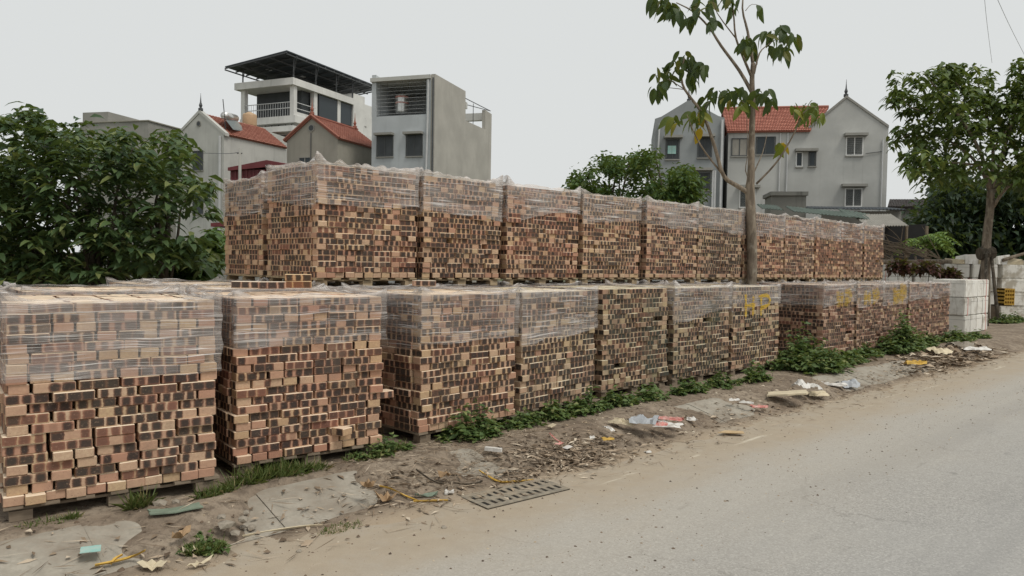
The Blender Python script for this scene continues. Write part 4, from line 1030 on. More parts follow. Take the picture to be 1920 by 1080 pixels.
tiles(h, atd(503, 277, 55), atd(531, 281, 57), atd(503, 252, 57.5), atd(509, 255, 60), 8, 6, 'annexe_roof')

# -- tall white house with open terrace and steel canopy
h = House('terrace_house', 'tall white house with open terrace and dark steel canopy', 548, 58, 1570)
f, sd = h.fr, h.sd
eL = f.uz(450, 160)[0]; dB = sd.uz(700, 180)[0]; zs1, zs0 = f.uz(548, 147)[1], f.uz(548, 160)[1]; zf1, zf0 = f.uz(548, 216)[1], f.uz(548, 229)[1]
d1 = sd.uz(661, 180)[0]; d2 = sd.uz(681, 180)[0]
h.box('wall', 'w_white', eL + .5, 0, .6, dB + 6, .1, zf0); h.box('terrace_floor', 'w_white', eL, .15, 0, dB + 6, zf0, zf1)
h.box('roof_slab', 'w_white', eL - .3, .2, -.3, d1, zs0, zs1); h.box('parapet', 'w_white', eL, .1, d1, d2 + .1, zf1, f.uz(548, 140)[1] + .2)
h.box('rear_block', 'w_white', eL, .05, d2 + .1, dB + 6, zf1, sd.uz(690, 198)[1])
for e in (eL + .1, -.35): h.box('pillar', 'w_white', e, e + .38, 0, .38, zf1, zs0)
for dpx in (592, 636): dd = sd.uz(dpx, 200)[0]; h.box('pillar', 'w_white', -.38, 0, dd - .2, dd + .2, zf1, zs0)
h.box('back_room', 'shutter', eL + .3, -.5, sd.uz(575, 200)[0], d1, zf1, zs0 - .02)
for x0, x1 in ((599, 633), (639, 660)):
    a, b = sd.uz(x0, 200)[0], sd.uz(x1, 200)[0]; zb = sd.uz(x0, 226 if x0 < 610 else 230)[1]
    w = h.box('glass_panel', 'glass', -.12, -.04, a, b, zb, zs0 - .05); h.box('panel_frame', 'metal', -.16, -.121, a - .1, b + .1, zb - .1, zs0 - .02, parent=w)
h.box('side_wall', 'w_white', -.3, -.02, sd.uz(556, 220)[0], d1, zf1, sd.uz(600, 222)[1])
rl = None
for k in range(2):
    zt = zf1 + 1.05 - .45 * k; m = MB().tube([h.P(eL + .1, .05, zt), h.P(0, .05, zt)], .035, 5); rl = h.put(m, 'railing', 'pipe')
    h.put(MB().tube([h.P(-.02, .1, zt), h.P(-.02, sd.uz(592, 200)[0], zt)], .035, 5), 'railing', 'pipe')
for k in range(22): e = eL + .15 - eL * k / 22; h.put(MB().tube([h.P(e, .05, zf1), h.P(e, .05, zf1 + 1.05)], .018, 4), 'baluster', 'pipe', rl)
h.window(488, 224, 512, 240, 'dframe', 'glassl', 2, off=.62, sill=False); h.window(514, 224, 537, 239, 'dframe', 'glassl', 2, off=.62, sill=False)
h.box('balcony_slab', 'w_white', eL + .6, .1, -.2, .7, f.uz(548, 246)[1], f.uz(548, 243)[1] + .3); h.window(512, 252, 534, 275, 'dframe', 'glassl', 3, off=.62)
h.window(676, 222, 685, 236, 'dframe', 'shutter', 1, side=True)
zc = f.uz(531, 107)[1]; zcl = f.uz(441, 131)[1] - .1; e0c = f.uz(443, 130)[0] ; e1c = .35; d0c, d1c = -1.2, dB + .8
cn = MB().prism([h.P(e0c, d0c, zcl), h.P(e1c, d0c, zc), h.P(e1c, d1c, zc), h.P(e0c, d1c, zcl)], (0, 0, .08)); cano = h.put(cn, 'canopy_sheet', 'sheet')
for k in range(12):
    dd = d0c + (d1c - d0c) * k / 11; h.put(MB().tube([h.P(e0c, dd, zcl - .1), h.P(e1c, dd, zc - .1)], .06, 4), 'purlin', 'metal', cano)
for k in range(5):
    u = k / 4; h.put(MB().tube([h.P(e0c + (e1c - e0c) * u, d0c, zcl + (zc - zcl) * u - .2), h.P(e0c + (e1c - e0c) * u, d1c, zcl + (zc - zcl) * u - .2)], .06, 4), 'rafter', 'metal', cano)
for (u, v) in ((.35, .18), (.5, .42), (.62, .7)):
    e = e0c + (e1c - e0c) * u; dd = d0c + (d1c - d0c) * v; z = zcl + (zc - zcl) * u
    h.put(MB().prism([h.P(e - .15, dd, z - .03), h.P(e + .9, dd, z + .25 * (zc - zcl) - .03), h.P(e + .9, dd + .5, z + .25 * (zc - zcl) - .03), h.P(e - .15, dd + .5, z - .03)], (0, 0, .02)), 'skylight', 'frame', cano)
for e in (eL + .3, 0.0):
    for dd in (0.0, d1 * .35, d1 * .7, d1):
        zt = zcl + (zc - zcl) * (e - e0c) / (e1c - e0c); h.put(MB().tube([h.P(e, dd, zs1 - .05), h.P(e, dd, zt)], .06, 5), 'post', 'metal', cano)
        h.put(MB().tube([h.P(e, dd, zs1 + .3), h.P(e + .7, dd - .5, zt - .2)], .035, 4), 'strut', 'metal', cano)
tk = empty('water_tank', atd(468, 238, 54)); tag(tk, 'tan plastic water tank on a roof before the white terrace house', 'water tank')
c = atd(468, 237, 54); MB().lathe([(.48, 0), (.5, .1), (.5, .75), (.46, .85), (.2, .97), (.12, 1.02)], tuple(c), 20).obj('tank', M['tan'], tk, smooth=True)
MB().prism([atd(456, 238, 53.5), atd(482, 238, 53.5), atd(482, 262, 53.5), atd(456, 262, 53.5)], (0, 1.2, 0)).obj('plinth', M['w_pale'], tk)

# -- grey brown gable house
h = House('gable_house', 'grey brown gable house with red roof before the white terrace house', 631, 46, 1500)
eL = h.fr.uz(538, 263)[0]; eA, zA = h.fr.uz(585, 221); zR = h.fr.uz(631, 259)[1]; dR = h.sd.uz(700, 270)[0] + 1.0
h.put(MB().prism([h.P(eL, 0, .1), h.P(0, 0, .1), h.P(0, 0, zR), h.P(eA, 0, zA), h.P(eL, 0, zR)], h.v(0, dR)), 'wall', 'w_brown')
for e in (0.15, eL - .15): tiles(h, h.P(e, -.1, zR - .03), h.P(e, dR, zR - .03), h.P(eA, -.1, zA + .08), h.P(eA, dR, zA + .08), 24, 14)
for sgn, e in ((0, 0.18), (1, eL - .18)): h.put(MB().tube([h.P(e, -.1, zR + .02), h.P(eA, -.1, zA + .16)], .08, 6), 'verge_tile', 'tile')
h.put(MB().tube([h.P(eA, -.1, zA + .16), h.P(eA, dR, zA + .16)], .09, 6), 'ridge_tile', 'tile')
finial(h, h.P(eA, 0, zA + .2), .9, 'tile'); finial(h, h.P(eA, dR - .3, zA + .2), .9, 'tile'); round_vent(h, 584, 240, .24)
h.put(MB().tube([h.P(h.fr.uz(584, 250)[0], -.05, h.fr.uz(584, 250)[1]), h.P(h.fr.uz(584, 250)[0], -.05, 5)], .03, 4), 'downpipe', 'metal'); h.window(562, 296, 582, 320, 'conc', 'glass', 2)

# -- tall narrow grey house with barred loggia
h = House('tube_house', 'tall narrow grey house with a barred loggia and steel tank', 811, 45, 1400)
f, sd = h.fr, h.sd
eL = f.uz(697, 200)[0]; Z = lambda x, y: f.uz(x, y)[1]; DZ = lambda x, y: sd.uz(x, y)
zl = Z(760, 216); zt = Z(760, 149)
sidepts = [(812, 136), (873, 171), (873, 226), (910, 243), (910, 206), (922, 214)]
pts = [h.P(0, 0, .1)] + [h.P(0, max(DZ(x, y)[0], 0), DZ(x, y)[1]) for x, y in sidepts]; dE = DZ(922, 214)[0]; pts.append(h.P(0, dE, .1))
h.put(MB().prism(pts, h.v(-.25, 0)), 'side_wall', 'w_side')
dM = DZ(873, 200)[0]; zM = DZ(873, 226)[1]
h.box('wall', 'w_blue', eL + .02, -.252, 0.0, 4, .1, zl); h.box('wall', 'w_blue', eL + .02, -.252, 4.0, dM, .1, zt - .1); h.box('wall', 'w_side', eL + .02, -.252, dM, dE, .1, DZ(910, 243)[1] - .6)
h.put(MB().prism([h.P(eL, 0, zl - .0), h.P(eL, dM, zl), h.P(eL, dM, zt), h.P(eL, 0, Z(697, 141))], h.v(.28, 0)), 'party_wall', 'w_blue')
h.box('roof_slab', 'w_pale', eL - .05, -.252, -.15, dM, zt - .05, zt + .18); h.box('pillar', 'w_blue', -.55, -.253, .0, .3, zl, zt - .05)
h.window(708, 254, 736, 292, 'dframe', 'shutter', 2, lintel=(705, 739, 252)); h.window(763, 252, 791, 291, 'dframe', 'shutter', 2, lintel=(759, 794, 250))
bars = h.put(MB().tube([h.P(eL + .25, .12, zl + .05), h.P(-.55, .12, zl + .05)], .02, 4), 'grille', 'metal')
for k in range(9): z = zl + (zt - zl) * (k + .7) / 9.5; h.put(MB().tube([h.P(eL + .25, .12, z), h.P(-.55, .12, z)], .008, 4), 'bar', 'pipe', bars)
for k in range(7): e = eL + .3 + (-.85 - eL) * (k + .5) / 7; h.put(MB().tube([h.P(e, .12, zl), h.P(e, .12, zt)], .009, 4), 'bar', 'metal', bars)
h.put(MB().tube([h.P(-.4, -.08, Z(805, 150)), h.P(-.42, -.08, Z(805, 225)), h.P(-.6, -.08, 1)], .06, 6), 'downpipe', 'pipe'); h.put(MB().tube([h.P(-.1, -.05, zt), h.P(-.1, -.05, .3)], .05, 6), 'downpipe', 'metal')
bm_ = h.box('roof_beam', 'w_pale', -3.4, -.02, dM + .1, dM + .4, DZ(895, 212)[1] - .1, DZ(895, 206)[1] + .1)
h.box('corner_pillar', 'w_pale', -.5, -.02, dE - .5, dE, zM - 1.5, DZ(916, 210)[1] - .05); h.box('corner_beam', 'w_pale', -3.4, -.26, dE - .45, dE - .05, DZ(910, 220)[1], DZ(910, 206)[1])
for zq in (200, 196): h.put(MB().tube([h.P(-.1, dM, DZ(873, 195 - (200 - zq) * 3)[1]), h.P(-.1, dE, DZ(920, 212)[1] + .2)], .03, 4), 'pipe_rail', 'metal')
h.put(MB().tube([h.P(-.1, DZ(890, 200)[0], zM - 1), h.P(-.1, DZ(890, 200)[0], DZ(890, 194)[1])], .03, 4), 'pipe_post', 'metal')
ts = empty('steel_tank', h.P(f.uz(736, 200)[0], 1.3, zl)); tag(ts, 'ribbed steel water tank with red bands in the loggia', 'water tank')
cx = ts.location
prof = [(.34, 0)] + [(.40 + .018 * (k % 2), .08 + k * .075) for k in range(14)] + [(.36, 1.16), (.2, 1.26), (.1, 1.28)]
MB().lathe(prof, (cx.x, cx.y, cx.z + .35), 20).obj('tank', M['steel'], ts, smooth=True)
for zz_ in (.62, .98): MB().lathe([(.425, 0), (.425, .09)], (cx.x, cx.y, cx.z + .35 + zz_), 20).obj('band', M['red'], ts)
for a in range(4): MB().tube([(cx.x + .3 * math.cos(a * 1.57), cx.y + .3 * math.sin(a * 1.57), cx.z), (cx.x + .3 * math.cos(a * 1.57), cx.y + .3 * math.sin(a * 1.57), cx.z + .36)], .03, 5).obj('leg', M['metal'], ts)

# -- dark grey gable house
h = House('gable_house', 'narrow dark grey gable house behind the round green tree', 1351, 41, 1180)
eL = h.fr.uz(1228, 229)[0]; eA, zA = h.fr.uz(1292, 187); zR = h.fr.uz(1351, 221)[1]
h.put(MB().prism([h.P(eL, 0, .1), h.P(0, 0, .1), h.P(0, 0, zR), h.P(-.35, 0, zR + .12), h.P(eA, 0, zA), h.P(eL + .35, 0, zR + .12), h.P(eL, 0, zR)], h.v(0, 7)), 'wall', 'w_dark')
finial(h, h.P(eA, .1, zA - .05), .7, 'metal')
h.window(1250, 263, 1272, 297, 'dframe', 'shutter', 2, lintel=(1245, 1280, 257)); h.window(1310, 259, 1333, 294, 'dframe', 'shutter', 2, lintel=(1304, 1340, 255)); h.window(1308, 326, 1329, 355, 'dframe', 'shutter', 2, lintel=(1300, 1336, 318))
for x in (1256, 1264): u, z = h.fr.uz(x, 282); h.box('sticker', 'teal', u - .12, u + .1, -.06, -.05, z - .2, z + .25)
for x in (1337, 1341, 1352): u = min(h.fr.uz(x, 300)[0], .05); h.put(MB().tube([h.P(u, -.1, .3), h.P(u, -.1, h.fr.uz(x, 320 if x < 1350 else 225)[1])], .06, 6), 'downpipe', 'pipe')
h.put(MB().tube([h.P(eL + .1, -.1, 4), h.P(eL + .25, -.1, zR - .3)], .05, 6), 'downpipe', 'pipe')

# -- long light grey house with cross gable and red tiles
h = House('cross_gable_house', 'light grey house with cross gable and red tiled slope', 1657, 40, 1190)
f = h.fr; eL = f.uz(1366, 250)[0]; zE = f.uz(1500, 246)[1]; eG, zG = f.uz(1516, 247); eA, zA = f.uz(1587, 184); zR = f.uz(1657, 240)[1]
h.box('wall', 'w_right', eL, eG, 0, 8, .1, zE); h.put(MB().prism([h.P(eG, 0, .1), h.P(0, 0, .1), h.P(0, 0, zR), h.P(eA, 0, zA), h.P(eG, 0, zR)], h.v(0, 8)), 'gable_wall', 'w_right')
zRd = None
rd = 2.6; 
u_, zq = Facade((h.P(0, rd, 0).x, h.P(0, rd, 0).y), h.E).uz(1470, 204); zRd = zq
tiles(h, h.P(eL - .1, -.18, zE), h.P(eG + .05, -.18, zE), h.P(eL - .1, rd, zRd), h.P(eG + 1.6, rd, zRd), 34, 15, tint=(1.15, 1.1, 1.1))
tiles(h, h.P(eL - .1, 2 * rd + .18, zE), h.P(eG + .05, 2 * rd + .18, zE), h.P(eL - .1, rd, zRd), h.P(eG + 1.6, rd, zRd), 34, 15)
h.put(MB().tube([h.P(eL - .1, rd, zRd + .06), h.P(eG + 1.6, rd, zRd + .06)], .1, 6), 'ridge_tile', 'tile')
for e0, z0_ in ((eG, zR), (0, zR)): h.put(MB().prism([h.P(e0, -.06, z0_ + .0), h.P(eA, -.06, zA), h.P(eA, -.06, zA + .14), h.P(e0, -.06, z0_ + .14)], h.v(0, .3)), 'gable_coping', 'conc')
finial(h, h.P(eA, .1, zA + .1), .8, 'metal')
h.window(1373, 261, 1400, 291, 'dframe', 'beige', 2); h.window(1419, 258, 1452, 288, 'dframe', 'glass', 2); h.window(1494, 287, 1503, 311, 'frame', 'glass', 1, lintel=(1490, 1532, 282)); h.window(1518, 286, 1528, 310, 'dframe', 'glass', 1)
h.window(1588, 258, 1616, 290, 'frame', 'louver', 2, louver=True, lintel=(1582, 1625, 253)); h.window(1586, 355, 1614, 386, 'frame', 'louver', 2, louver=True, lintel=(1577, 1624, 348)); h.window(1388, 356, 1414, 388, 'frame', 'louver', 2, louver=True, lintel=(1383, 1424, 350))
for x, y0 in ((1463, 250), (1477, 250), (1655, 262)): u = f.uz(x, y0)[0]; h.put(MB().tube([h.P(u, -.06, .3), h.P(u, -.06, f.uz(x, y0)[1])], .035, 5), 'downpipe', 'pipe')
h.put(MB().tube([h.P(f.uz(1623, 288)[0], -.05, f.uz(1623, 288)[1]), h.P(f.uz(1655, 284)[0], -.05, f.uz(1655, 284)[1])], .02, 4), 'wall_cable', 'metal')

# -- flat roofed block seen over the bush
h = House('flat_block', 'flat roofed grey block peeking over the big bush', 278, 60, 1300)
eL = h.fr.uz(150, 230)[0]; h.box('wall', 'conc', eL, 0, 0, 8, .1, h.fr.uz(250, 228)[1]); h.box('stair_tower', 'conc', h.fr.uz(146, 215)[0], h.fr.uz(194, 215)[0], 0.5, 4, h.fr.uz(250, 230)[1], h.fr.uz(170, 208)[1])
h.box('coping', 'w_brown', eL - .1, .1, -.1, 8.1, h.fr.uz(250, 228)[1], h.fr.uz(250, 226)[1])
# -- maroon sheet shed and a pole before the pale gable house
sh = empty('maroon_shed', atd(460, 519, 40)); sh.location.z = .1; tag(sh, 'maroon sheet metal shed beside the pale gable house', 'shed')
MB().prism([atd(x, y, 40) for x, y in ((427, 314), (500, 300), (530, 306), (530, 310), (427, 320))], (.6, 6, .4)).obj('roof', M['maroon'], sh)
a, b = atd(432, 318, 40.2), atd(528, 318, 40.2); MB().prism([a, b, Vector((b.x, b.y, .1)), Vector((a.x, a.y, .1))], (.5, 5, 0)).obj('wall', M['maroon'], sh)
for k in range(14):
    q = a.lerp(b, (k + .5) / 14); MB().box(q.x - .03, q.x + .03, q.y - .05, q.y - .005, .1, q.z).obj('rib', M['maroon'], sh)
MB().prism([atd(x, y, 39.8) for x, y in ((395, 418), (430, 416), (430, 424), (395, 425))], (.6, 4, 0)).obj('canopy', M['maroon'], sh)
pl = atd(450, 278, 38); po = empty('utility_pole', (pl.x, pl.y, .1)); tag(po, 'slim concrete utility pole before the pale gable house', 'pole')
MB().tube([(pl.x, pl.y, .1), pl], [.11, .07], 8).obj('post', M['conc'], po, smooth=True)
MB().tube([pl + Vector((-.15, 0, -.25)), pl + Vector((.12, 0, -.25))], .03, 5).obj('bracket', M['metal'], po)
q = [pl + Vector((0, 0, -.2)), atd(425, 288, 40), atd(381, 287, 46)]; tag(MB().tube(smooth_path(q, 5), .018, 4).obj('cable', M['metal'], None), 'black cable from the utility pole to the pale gable house', 'cable')

# -- sheds below the cross gable house
def slab(name, pxs, d0, depth, mat, parent, dz=0.05, tilt=0.4):
    return MB().prism([atd(x, y, d0) for x, y in pxs], (depth * .1, depth, tilt)).obj(name, M[mat], parent)
sh = empty('concrete_tank', atd(1480, 519, 35)); sh.location.z = .1; tag(sh, 'stained concrete water tank below the light grey house', 'water tank')
a, b = atd(1447, 360, 35), atd(1512, 360, 34.4); bw = Vector((0, 0, .1 - a.z))
MB().prism([a, b, b + bw, a + bw], (.3, 1.8, 0)).obj('tank_wall', M['oldconc'], sh); a2, b2_ = atd(1445, 359, 34.9), atd(1516, 359, 34.3); MB().prism([a2, b2_, b2_ + Vector((0, 0, -.18)), a2 + Vector((0, 0, -.18))], (.3, 2.0, 0)).obj('rim', M['oldconc'], sh)
sh = empty('sheet_shed', atd(1600, 519, 32)); sh.location.z = .1; tag(sh, 'low shed with green and black corrugated roof sheets behind the last upper pallets', 'shed')
def corr(pA, pB, back, n, mat, parent, name='roof_sheet', th=0.03):
    V = []; F = []; pA, pB, back = Vector(pA), Vector(pB), Vector(back)
    for i in range(n * 2 + 1):
        q = pA.lerp(pB, i / (2 * n)); z = Vector((0, 0, .035 * (i % 2))); V += [q + z, q + back + z, q + z - Vector((0, 0, th)), q + back + z - Vector((0, 0, th))]
    for i in range(n * 2): k = 4 * i; F += [[k, k + 4, k + 5, k + 1], [k + 2, k + 3, k + 7, k + 6], [k, k + 2, k + 6, k + 4], [k + 1, k + 5, k + 7, k + 3]]
    return mk(name, np.array([tuple(v) for v in V]) - np.array(parent.location), F, M[mat], parent)
corr(atd(1490, 397, 31), atd(1600, 408, 31), (.2, 1.6, .35), 16, 'gsheet', sh); corr(atd(1430, 391, 32), atd(1470, 394, 32), (.2, 1.4, .3), 7, 'gsheet', sh)
corr(atd(1525, 391, 33.5), atd(1700, 393, 33.5), (.2, 2.2, .25), 26, 'sheet', sh); corr(atd(1590, 405, 31.5), atd(1700, 424, 31.5), (.2, 1.4, .4), 14, 'gsheet', sh)
a, b = atd(1540, 396, 34), atd(1690, 396, 34); MB().prism([a, b, Vector((b.x, b.y, .1)), Vector((a.x, a.y, .1))], (.1, .2, 0)).obj('wall', M['conc'], sh)
corr(atd(1625, 424, 30.2), atd(1704, 423, 30.2), (.5, 2.4, .62), 15, 'beige', sh, 'awning')
a, b = atd(1650, 424, 33), atd(1735, 420, 33); MB().prism([a, b, Vector((b.x, b.y, .1)), Vector((a.x, a.y, .1))], (.1, .1, 0)).obj('shade_panel', M['inner_shade'], sh)  # solid black panel, painted stand-in for the shade under the awning
for x in (1655, 1700, 1738): q = atd(x, 424, 31.2); MB().tube([(q.x, q.y, .1), q], .06, 6).obj('post', M['woodold'], sh)
sh = empty('old_house', atd(1730, 519, 44)); sh.location.z = .1; tag(sh, 'low house with an old brown tiled roof beside the light grey house', 'house')
tiles(sh, atd(1664, 388, 44), atd(1790, 388, 44), atd(1668, 374, 47), atd(1785, 374, 47), 40, 7, tint=(.28, .6, .8)); a, b = atd(1668, 389, 44.4), atd(1788, 389, 44.4); MB().prism([a, b, Vector((b.x, b.y, .1)), Vector((a.x, a.y, .1))], (.1, 3, 0)).obj('wall', M['conc'], sh)

# ------------------------------------------------------------------ foam boxes
FBX = []
for i in range(4):
    bm = bmesh.new(); bmesh.ops.create_cube(bm, size=1.0)
    for v in bm.verts: v.co = Vector((v.co.x * .49, v.co.y * .78, v.co.z * .452)) + Vector([random.uniform(-.006, .006) for _ in range(3)])
    bmesh.ops.bevel(bm, geom=bm.edges[:], offset=.018, segments=2, affect='EDGES'); me = bpy.data.meshes.new('body'); bm.to_mesh(me); bm.free(); me.materials.append(M['foam']); FBX.append(me)
lidm = MB().box(-.246, .246, -.391, .391, .118, .124); tapem = MB().box(-.022, .022, -.3935, .3935, -.2285, .2285)
def mesh_of(mb, name, mat): me = bpy.data.meshes.new(name); me.from_pydata(mb.v, [], mb.f); me.materials.append(M[mat]); return me
LIDME, TAPEME = mesh_of(lidm, 'lid_joint', 'oldconc'), mesh_of(tapem, 'tape', 'red')
def foam_box(loc, rz, label, group, tape=False, tint=1.0, hero=True):
    r_ = empty('foam_box', loc, rz); tag(r_, label, 'foam box', group)
    b_ = inst('body', FBX[random.randrange(4)], r_, (0, 0, .228)); b_.color = (tint, tint * .99, tint * .96, 1)
    inst('lid_joint', LIDME, r_, (0, 0, .228))
    if tape: inst('tape', TAPEME, r_, (random.uniform(-.1, .1), 0, .228))
cor = at(1808, 626, .15)
LV = ['bottom', 'middle', 'top']
for k in range(3):
    for j in range(4):
        s_ = .25 + j * .503 + random.uniform(-.01, .01); p_ = Vector((cor.x, cor.y, 0)) + Vector((T2[0] * s_ - N2[0] * .4, T2[1] * s_ - N2[1] * .4, 0))
        foam_box((p_.x, p_.y, .15 + k * .458), ROW + R(random.uniform(-1.5, 1.5)), f'white foam box in the block by the last pallet, {LV[k]} layer, {ORD[j]} from the pallet', 'foam boxes stacked beside the last pallet', tape=(j == 3 or random.random() < .15), tint=[.8, .9, 1.0, 1.0][j] if k < 2 else 1.0)
wl = atd(1655, 519, 25.6); wr = atd(1975, 519, 25.0); LV4 = ['bottom', 'second', 'third', 'top']
dv = (wr - wl); dv.z = 0; nb = int(dv.length / .80); wa = math.atan2(dv.y, dv.x)
NB = ['first', 'second', 'third', 'fourth', 'fifth', 'sixth', 'seventh', 'eighth', 'ninth', 'tenth']
for j in range(nb):
    for k in range(4):
        p_ = wl + dv * ((j + .5) / nb) + Vector((random.uniform(-.03, .03), random.uniform(-.03, .03), 0))
        foam_box((p_.x, p_.y, .15 + k * .458), wa + R(90 + random.uniform(-2, 2)), f'dirty white foam box in the long rear wall, {LV4[k]} layer, {NB[j]} from the upper pallets', 'foam boxes in the rear wall', tape=random.random() < .3, tint=random.uniform(.8, 1.05))
ztw = .15 + 4 * .458
def chunk(px, py, d, sz, mat, name, label, cat, group, rz, z=None):
    p_ = atd(px, py, d); z = ztw if z is None else z; m = MB().box(-sz[0] / 2, sz[0] / 2, -sz[1] / 2, sz[1] / 2, 0, sz[2]); v = np.array(m.v) * (1 + rng.normal(0, .12, (8, 3))); v[:4, 2] = 0
    o = mk(name, v, m.f, M[mat]); o.location = (p_.x, p_.y, z + .002); o.rotation_euler = (0, 0, rz); tag(o, label, cat, group); return o
for i, (px, w_, hh) in enumerate([(1795, .45, .16), (1812, .5, .30), (1834, .42, .26), (1872, .5, .28), (1895, .5, .22), (1915, .4, .14)]):
    chunk(px, 485, 25.3, (w_, .5, hh), 'foam' if i % 2 else 'board', 'foam_chunk', ['flat broken foam slab lying at the log end of the rear wall', 'yellowed broken foam lump before the tree trunk on the rear wall', 'white broken foam lump behind the tree trunk', 'yellowed foam slab just past the tree trunk on the rear wall', 'large pale foam lump on the rear wall past the trunk', 'small pale foam lump on the rear wall at the frame edge'][i], 'foam', 'broken foam on the rear wall', random.uniform(-.5, .5))
lg = MB().tube(smooth_path([atd(1650, 486, 25.4), atd(1700, 487, 25.4), atd(1760, 486, 25.3), atd(1840, 489, 25.2)], 4), .085, 8).obj('log', M['barkA'], None, smooth=True); lg.location.z += ztw + .09 - lg.dimensions.z / 2 - atd(1745, 487, 25.3).z + .05
tag(lg, 'long pale log lying along the top of the rear foam wall', 'log')
lg = MB().tube(smooth_path([atd(1880, 488, 25), atd(1905, 480, 25), atd(1925, 474, 25)], 3), [.06, .06, .06, .055, .05, .05, .045], 8).obj('log', M['barkA'], None, smooth=True); tag(lg, 'short log leaning over the foam lumps at the frame edge', 'log')
br = empty('brush_pile', atd(1700, 480, 26.6)); tag(br, 'heap of bare cut branches behind the rear foam wall', 'branches')
for i in range(46):
    a = atd(random.uniform(1655, 1770), random.uniform(470, 490), 26.6 + random.uniform(-.3, .5)); L_ = random.uniform(.8, 2.4); an = random.gauss(2.6, .5)
    e = a + Vector((math.cos(an) * L_, random.uniform(-.3, .3), abs(math.sin(an)) * L_ * .5)); mid = a.lerp(e, .5) + Vector((0, 0, random.uniform(0, .25)))
    MB().tube(smooth_path([a, mid, e], 3), list(np.linspace(.022, .006, 7)), 4).obj('branch', M['woodold'], br)
MB().tube([Vector((br.location.x - 1.5, br.location.y, .2)), br.location + Vector((-.5, 0, 0))], .04, 5).obj('branch', M['woodold'], br); MB().tube([Vector((br.location.x + .8, br.location.y, .15)), br.location + Vector((.3, 0, 0))], .04, 5).obj('branch', M['woodold'], br)
pc = atd(1887, 556, 24.2); cr = empty('plastic_crate', (pc.x, pc.y, pc.z - .27)); tag(cr, 'yellow slatted plastic crate hung at the rear foam wall', 'crate')
for k in range(5): MB().box(pc.x - .16, pc.x + .16, pc.y - .15, pc.y + .35, pc.z - .27 + k * .12, pc.z - .27 + k * .12 + .05).obj('band', M['crate'], cr)
for k in range(5): x = pc.x - .16 + k * .075; MB().box(x, x + .022, pc.y - .155, pc.y + .355, pc.z - .268, pc.z + .262).obj('slat', M['crate'], cr)
MB().box(pc.x - .3, pc.x - .24, pc.y - .05, pc.y + .3, .15, pc.z - .27).obj('stand', M['woodold'], cr); MB().box(pc.x - .3, pc.x + .16, pc.y - .05, pc.y + .3, pc.z - .31, pc.z - .272).obj('stand', M['woodold'], cr)

# ------------------------------------------------------------------ weeds and grass
def ground_z(p): return float(gz(p.x * T2[0] + p.y * T2[1], p.x * N2[0] + p.y * N2[1]))
def weed(px, py, w_, hh, n, label, seed, mat='weed', L=0.075):
    p_ = at(px, py, .14); g = np.random.default_rng(seed); root = empty('weed', (p_.x, p_.y, ground_z(p_))); tag(root, label, 'weed', 'weeds along the foot of the pallets')
    P, D = [], []; base_ = np.array(root.location)
    for i in range(n):
        a = g.uniform(0, 2 * math.pi); rr = w_ * g.random() ** .7 * 1.5; off = T2 * rr * math.cos(a) * 1.0 + N2 * rr * math.sin(a) * .45
        b_ = base_ + np.array([off[0] * .8, off[1] * .8, 0]); b_[2] = max(ground_z(Vector(b_)), .0); tip = b_ + np.array([off[0] * .25 + g.normal(0, .03), off[1] * .25 + g.normal(0, .03), hh * g.uniform(.25, 1.25) * max(.25, 1.1 - .6 * rr / w_)])
        for k in range(int(g.integers(6, 10))):
            f_ = g.uniform(.25, 1.05); P.append(b_ * (1 - f_) + tip * f_); th = g.uniform(0, 2 * math.pi); D.append((math.cos(th), math.sin(th), g.uniform(-.1, .6)))
        if i % 2 == 0: root['n'] = i
    V, F, r = leaf_cloud(np.array(P), np.array(D), L * g.uniform(.5, 1.5, len(P)), L * .34, .35, .2, True, seed); del root['n']
    leaf_obj('foliage', V, F, r, M[mat], root, 'stuff')
    m = MB()
    for i in range(max(n // 3, 4)):
        k = int(g.integers(len(P))); q = P[k]; m.tube([(q[0] * .9 + base_[0] * .1, q[1] * .9 + base_[1] * .1, base_[2] - .01), tuple(q)], [.004, .002], 4)
    o = m.obj('stem', M['weed'], root); o['kind'] = 'stuff'
WD = [(885, 822, .26, .34, 80, 'leafy weed at the foot of the third front pallet'), (915, 800, .22, .40, 60, 'taller weed against the third front pallet'), (985, 798, .30, .22, 80, 'weed between the third and fourth front pallets'), (1040, 785, .30, .22, 80, 'low weed before the fourth front pallet'),
      (1100, 774, .34, .30, 110, 'dense weed at the joint of the fourth and the unwrapped pallet'), (1155, 762, .34, .26, 100, 'weed before the unwrapped pallet, nearest the litter bags'), (1215, 750, .34, .24, 90, 'weed before the far half of the unwrapped pallet'),
      (1290, 738, .38, .24, 100, 'weed strip before the pallet next to the lettered one'), (1350, 726, .40, .24, 100, 'weed strip at the near foot of the lettered pallet'), (1415, 716, .42, .32, 120, 'weed at the far foot of the lettered pallet'),
      (1500, 690, .60, .62, 260, 'tall bushy weed filling the gap past the lettered pallet'), (1545, 695, .52, .42, 180, 'bushy weed at the corner of the first pallet past the gap'), (1590, 680, .42, .24, 90, 'low weed before the first pallet past the gap'), (1625, 668, .42, .22, 80, 'low weed before the second pallet past the gap'),
      (1692, 662, .58, .72, 260, 'bushiest weed, tall before the third pallet past the gap'), (1735, 650, .40, .35, 90, 'smaller weed beside the bushiest one'), (1790, 640, .55, .28, 120, 'weed before the last front pallet'), (1830, 634, .40, .18, 60, 'low weed at the foot of the white foam block'),
      (1880, 606, .55, .32, 120, 'weed round the foot of the tree props'), (1905, 604, .5, .28, 80, 'weed beyond the tree props at the frame edge')]
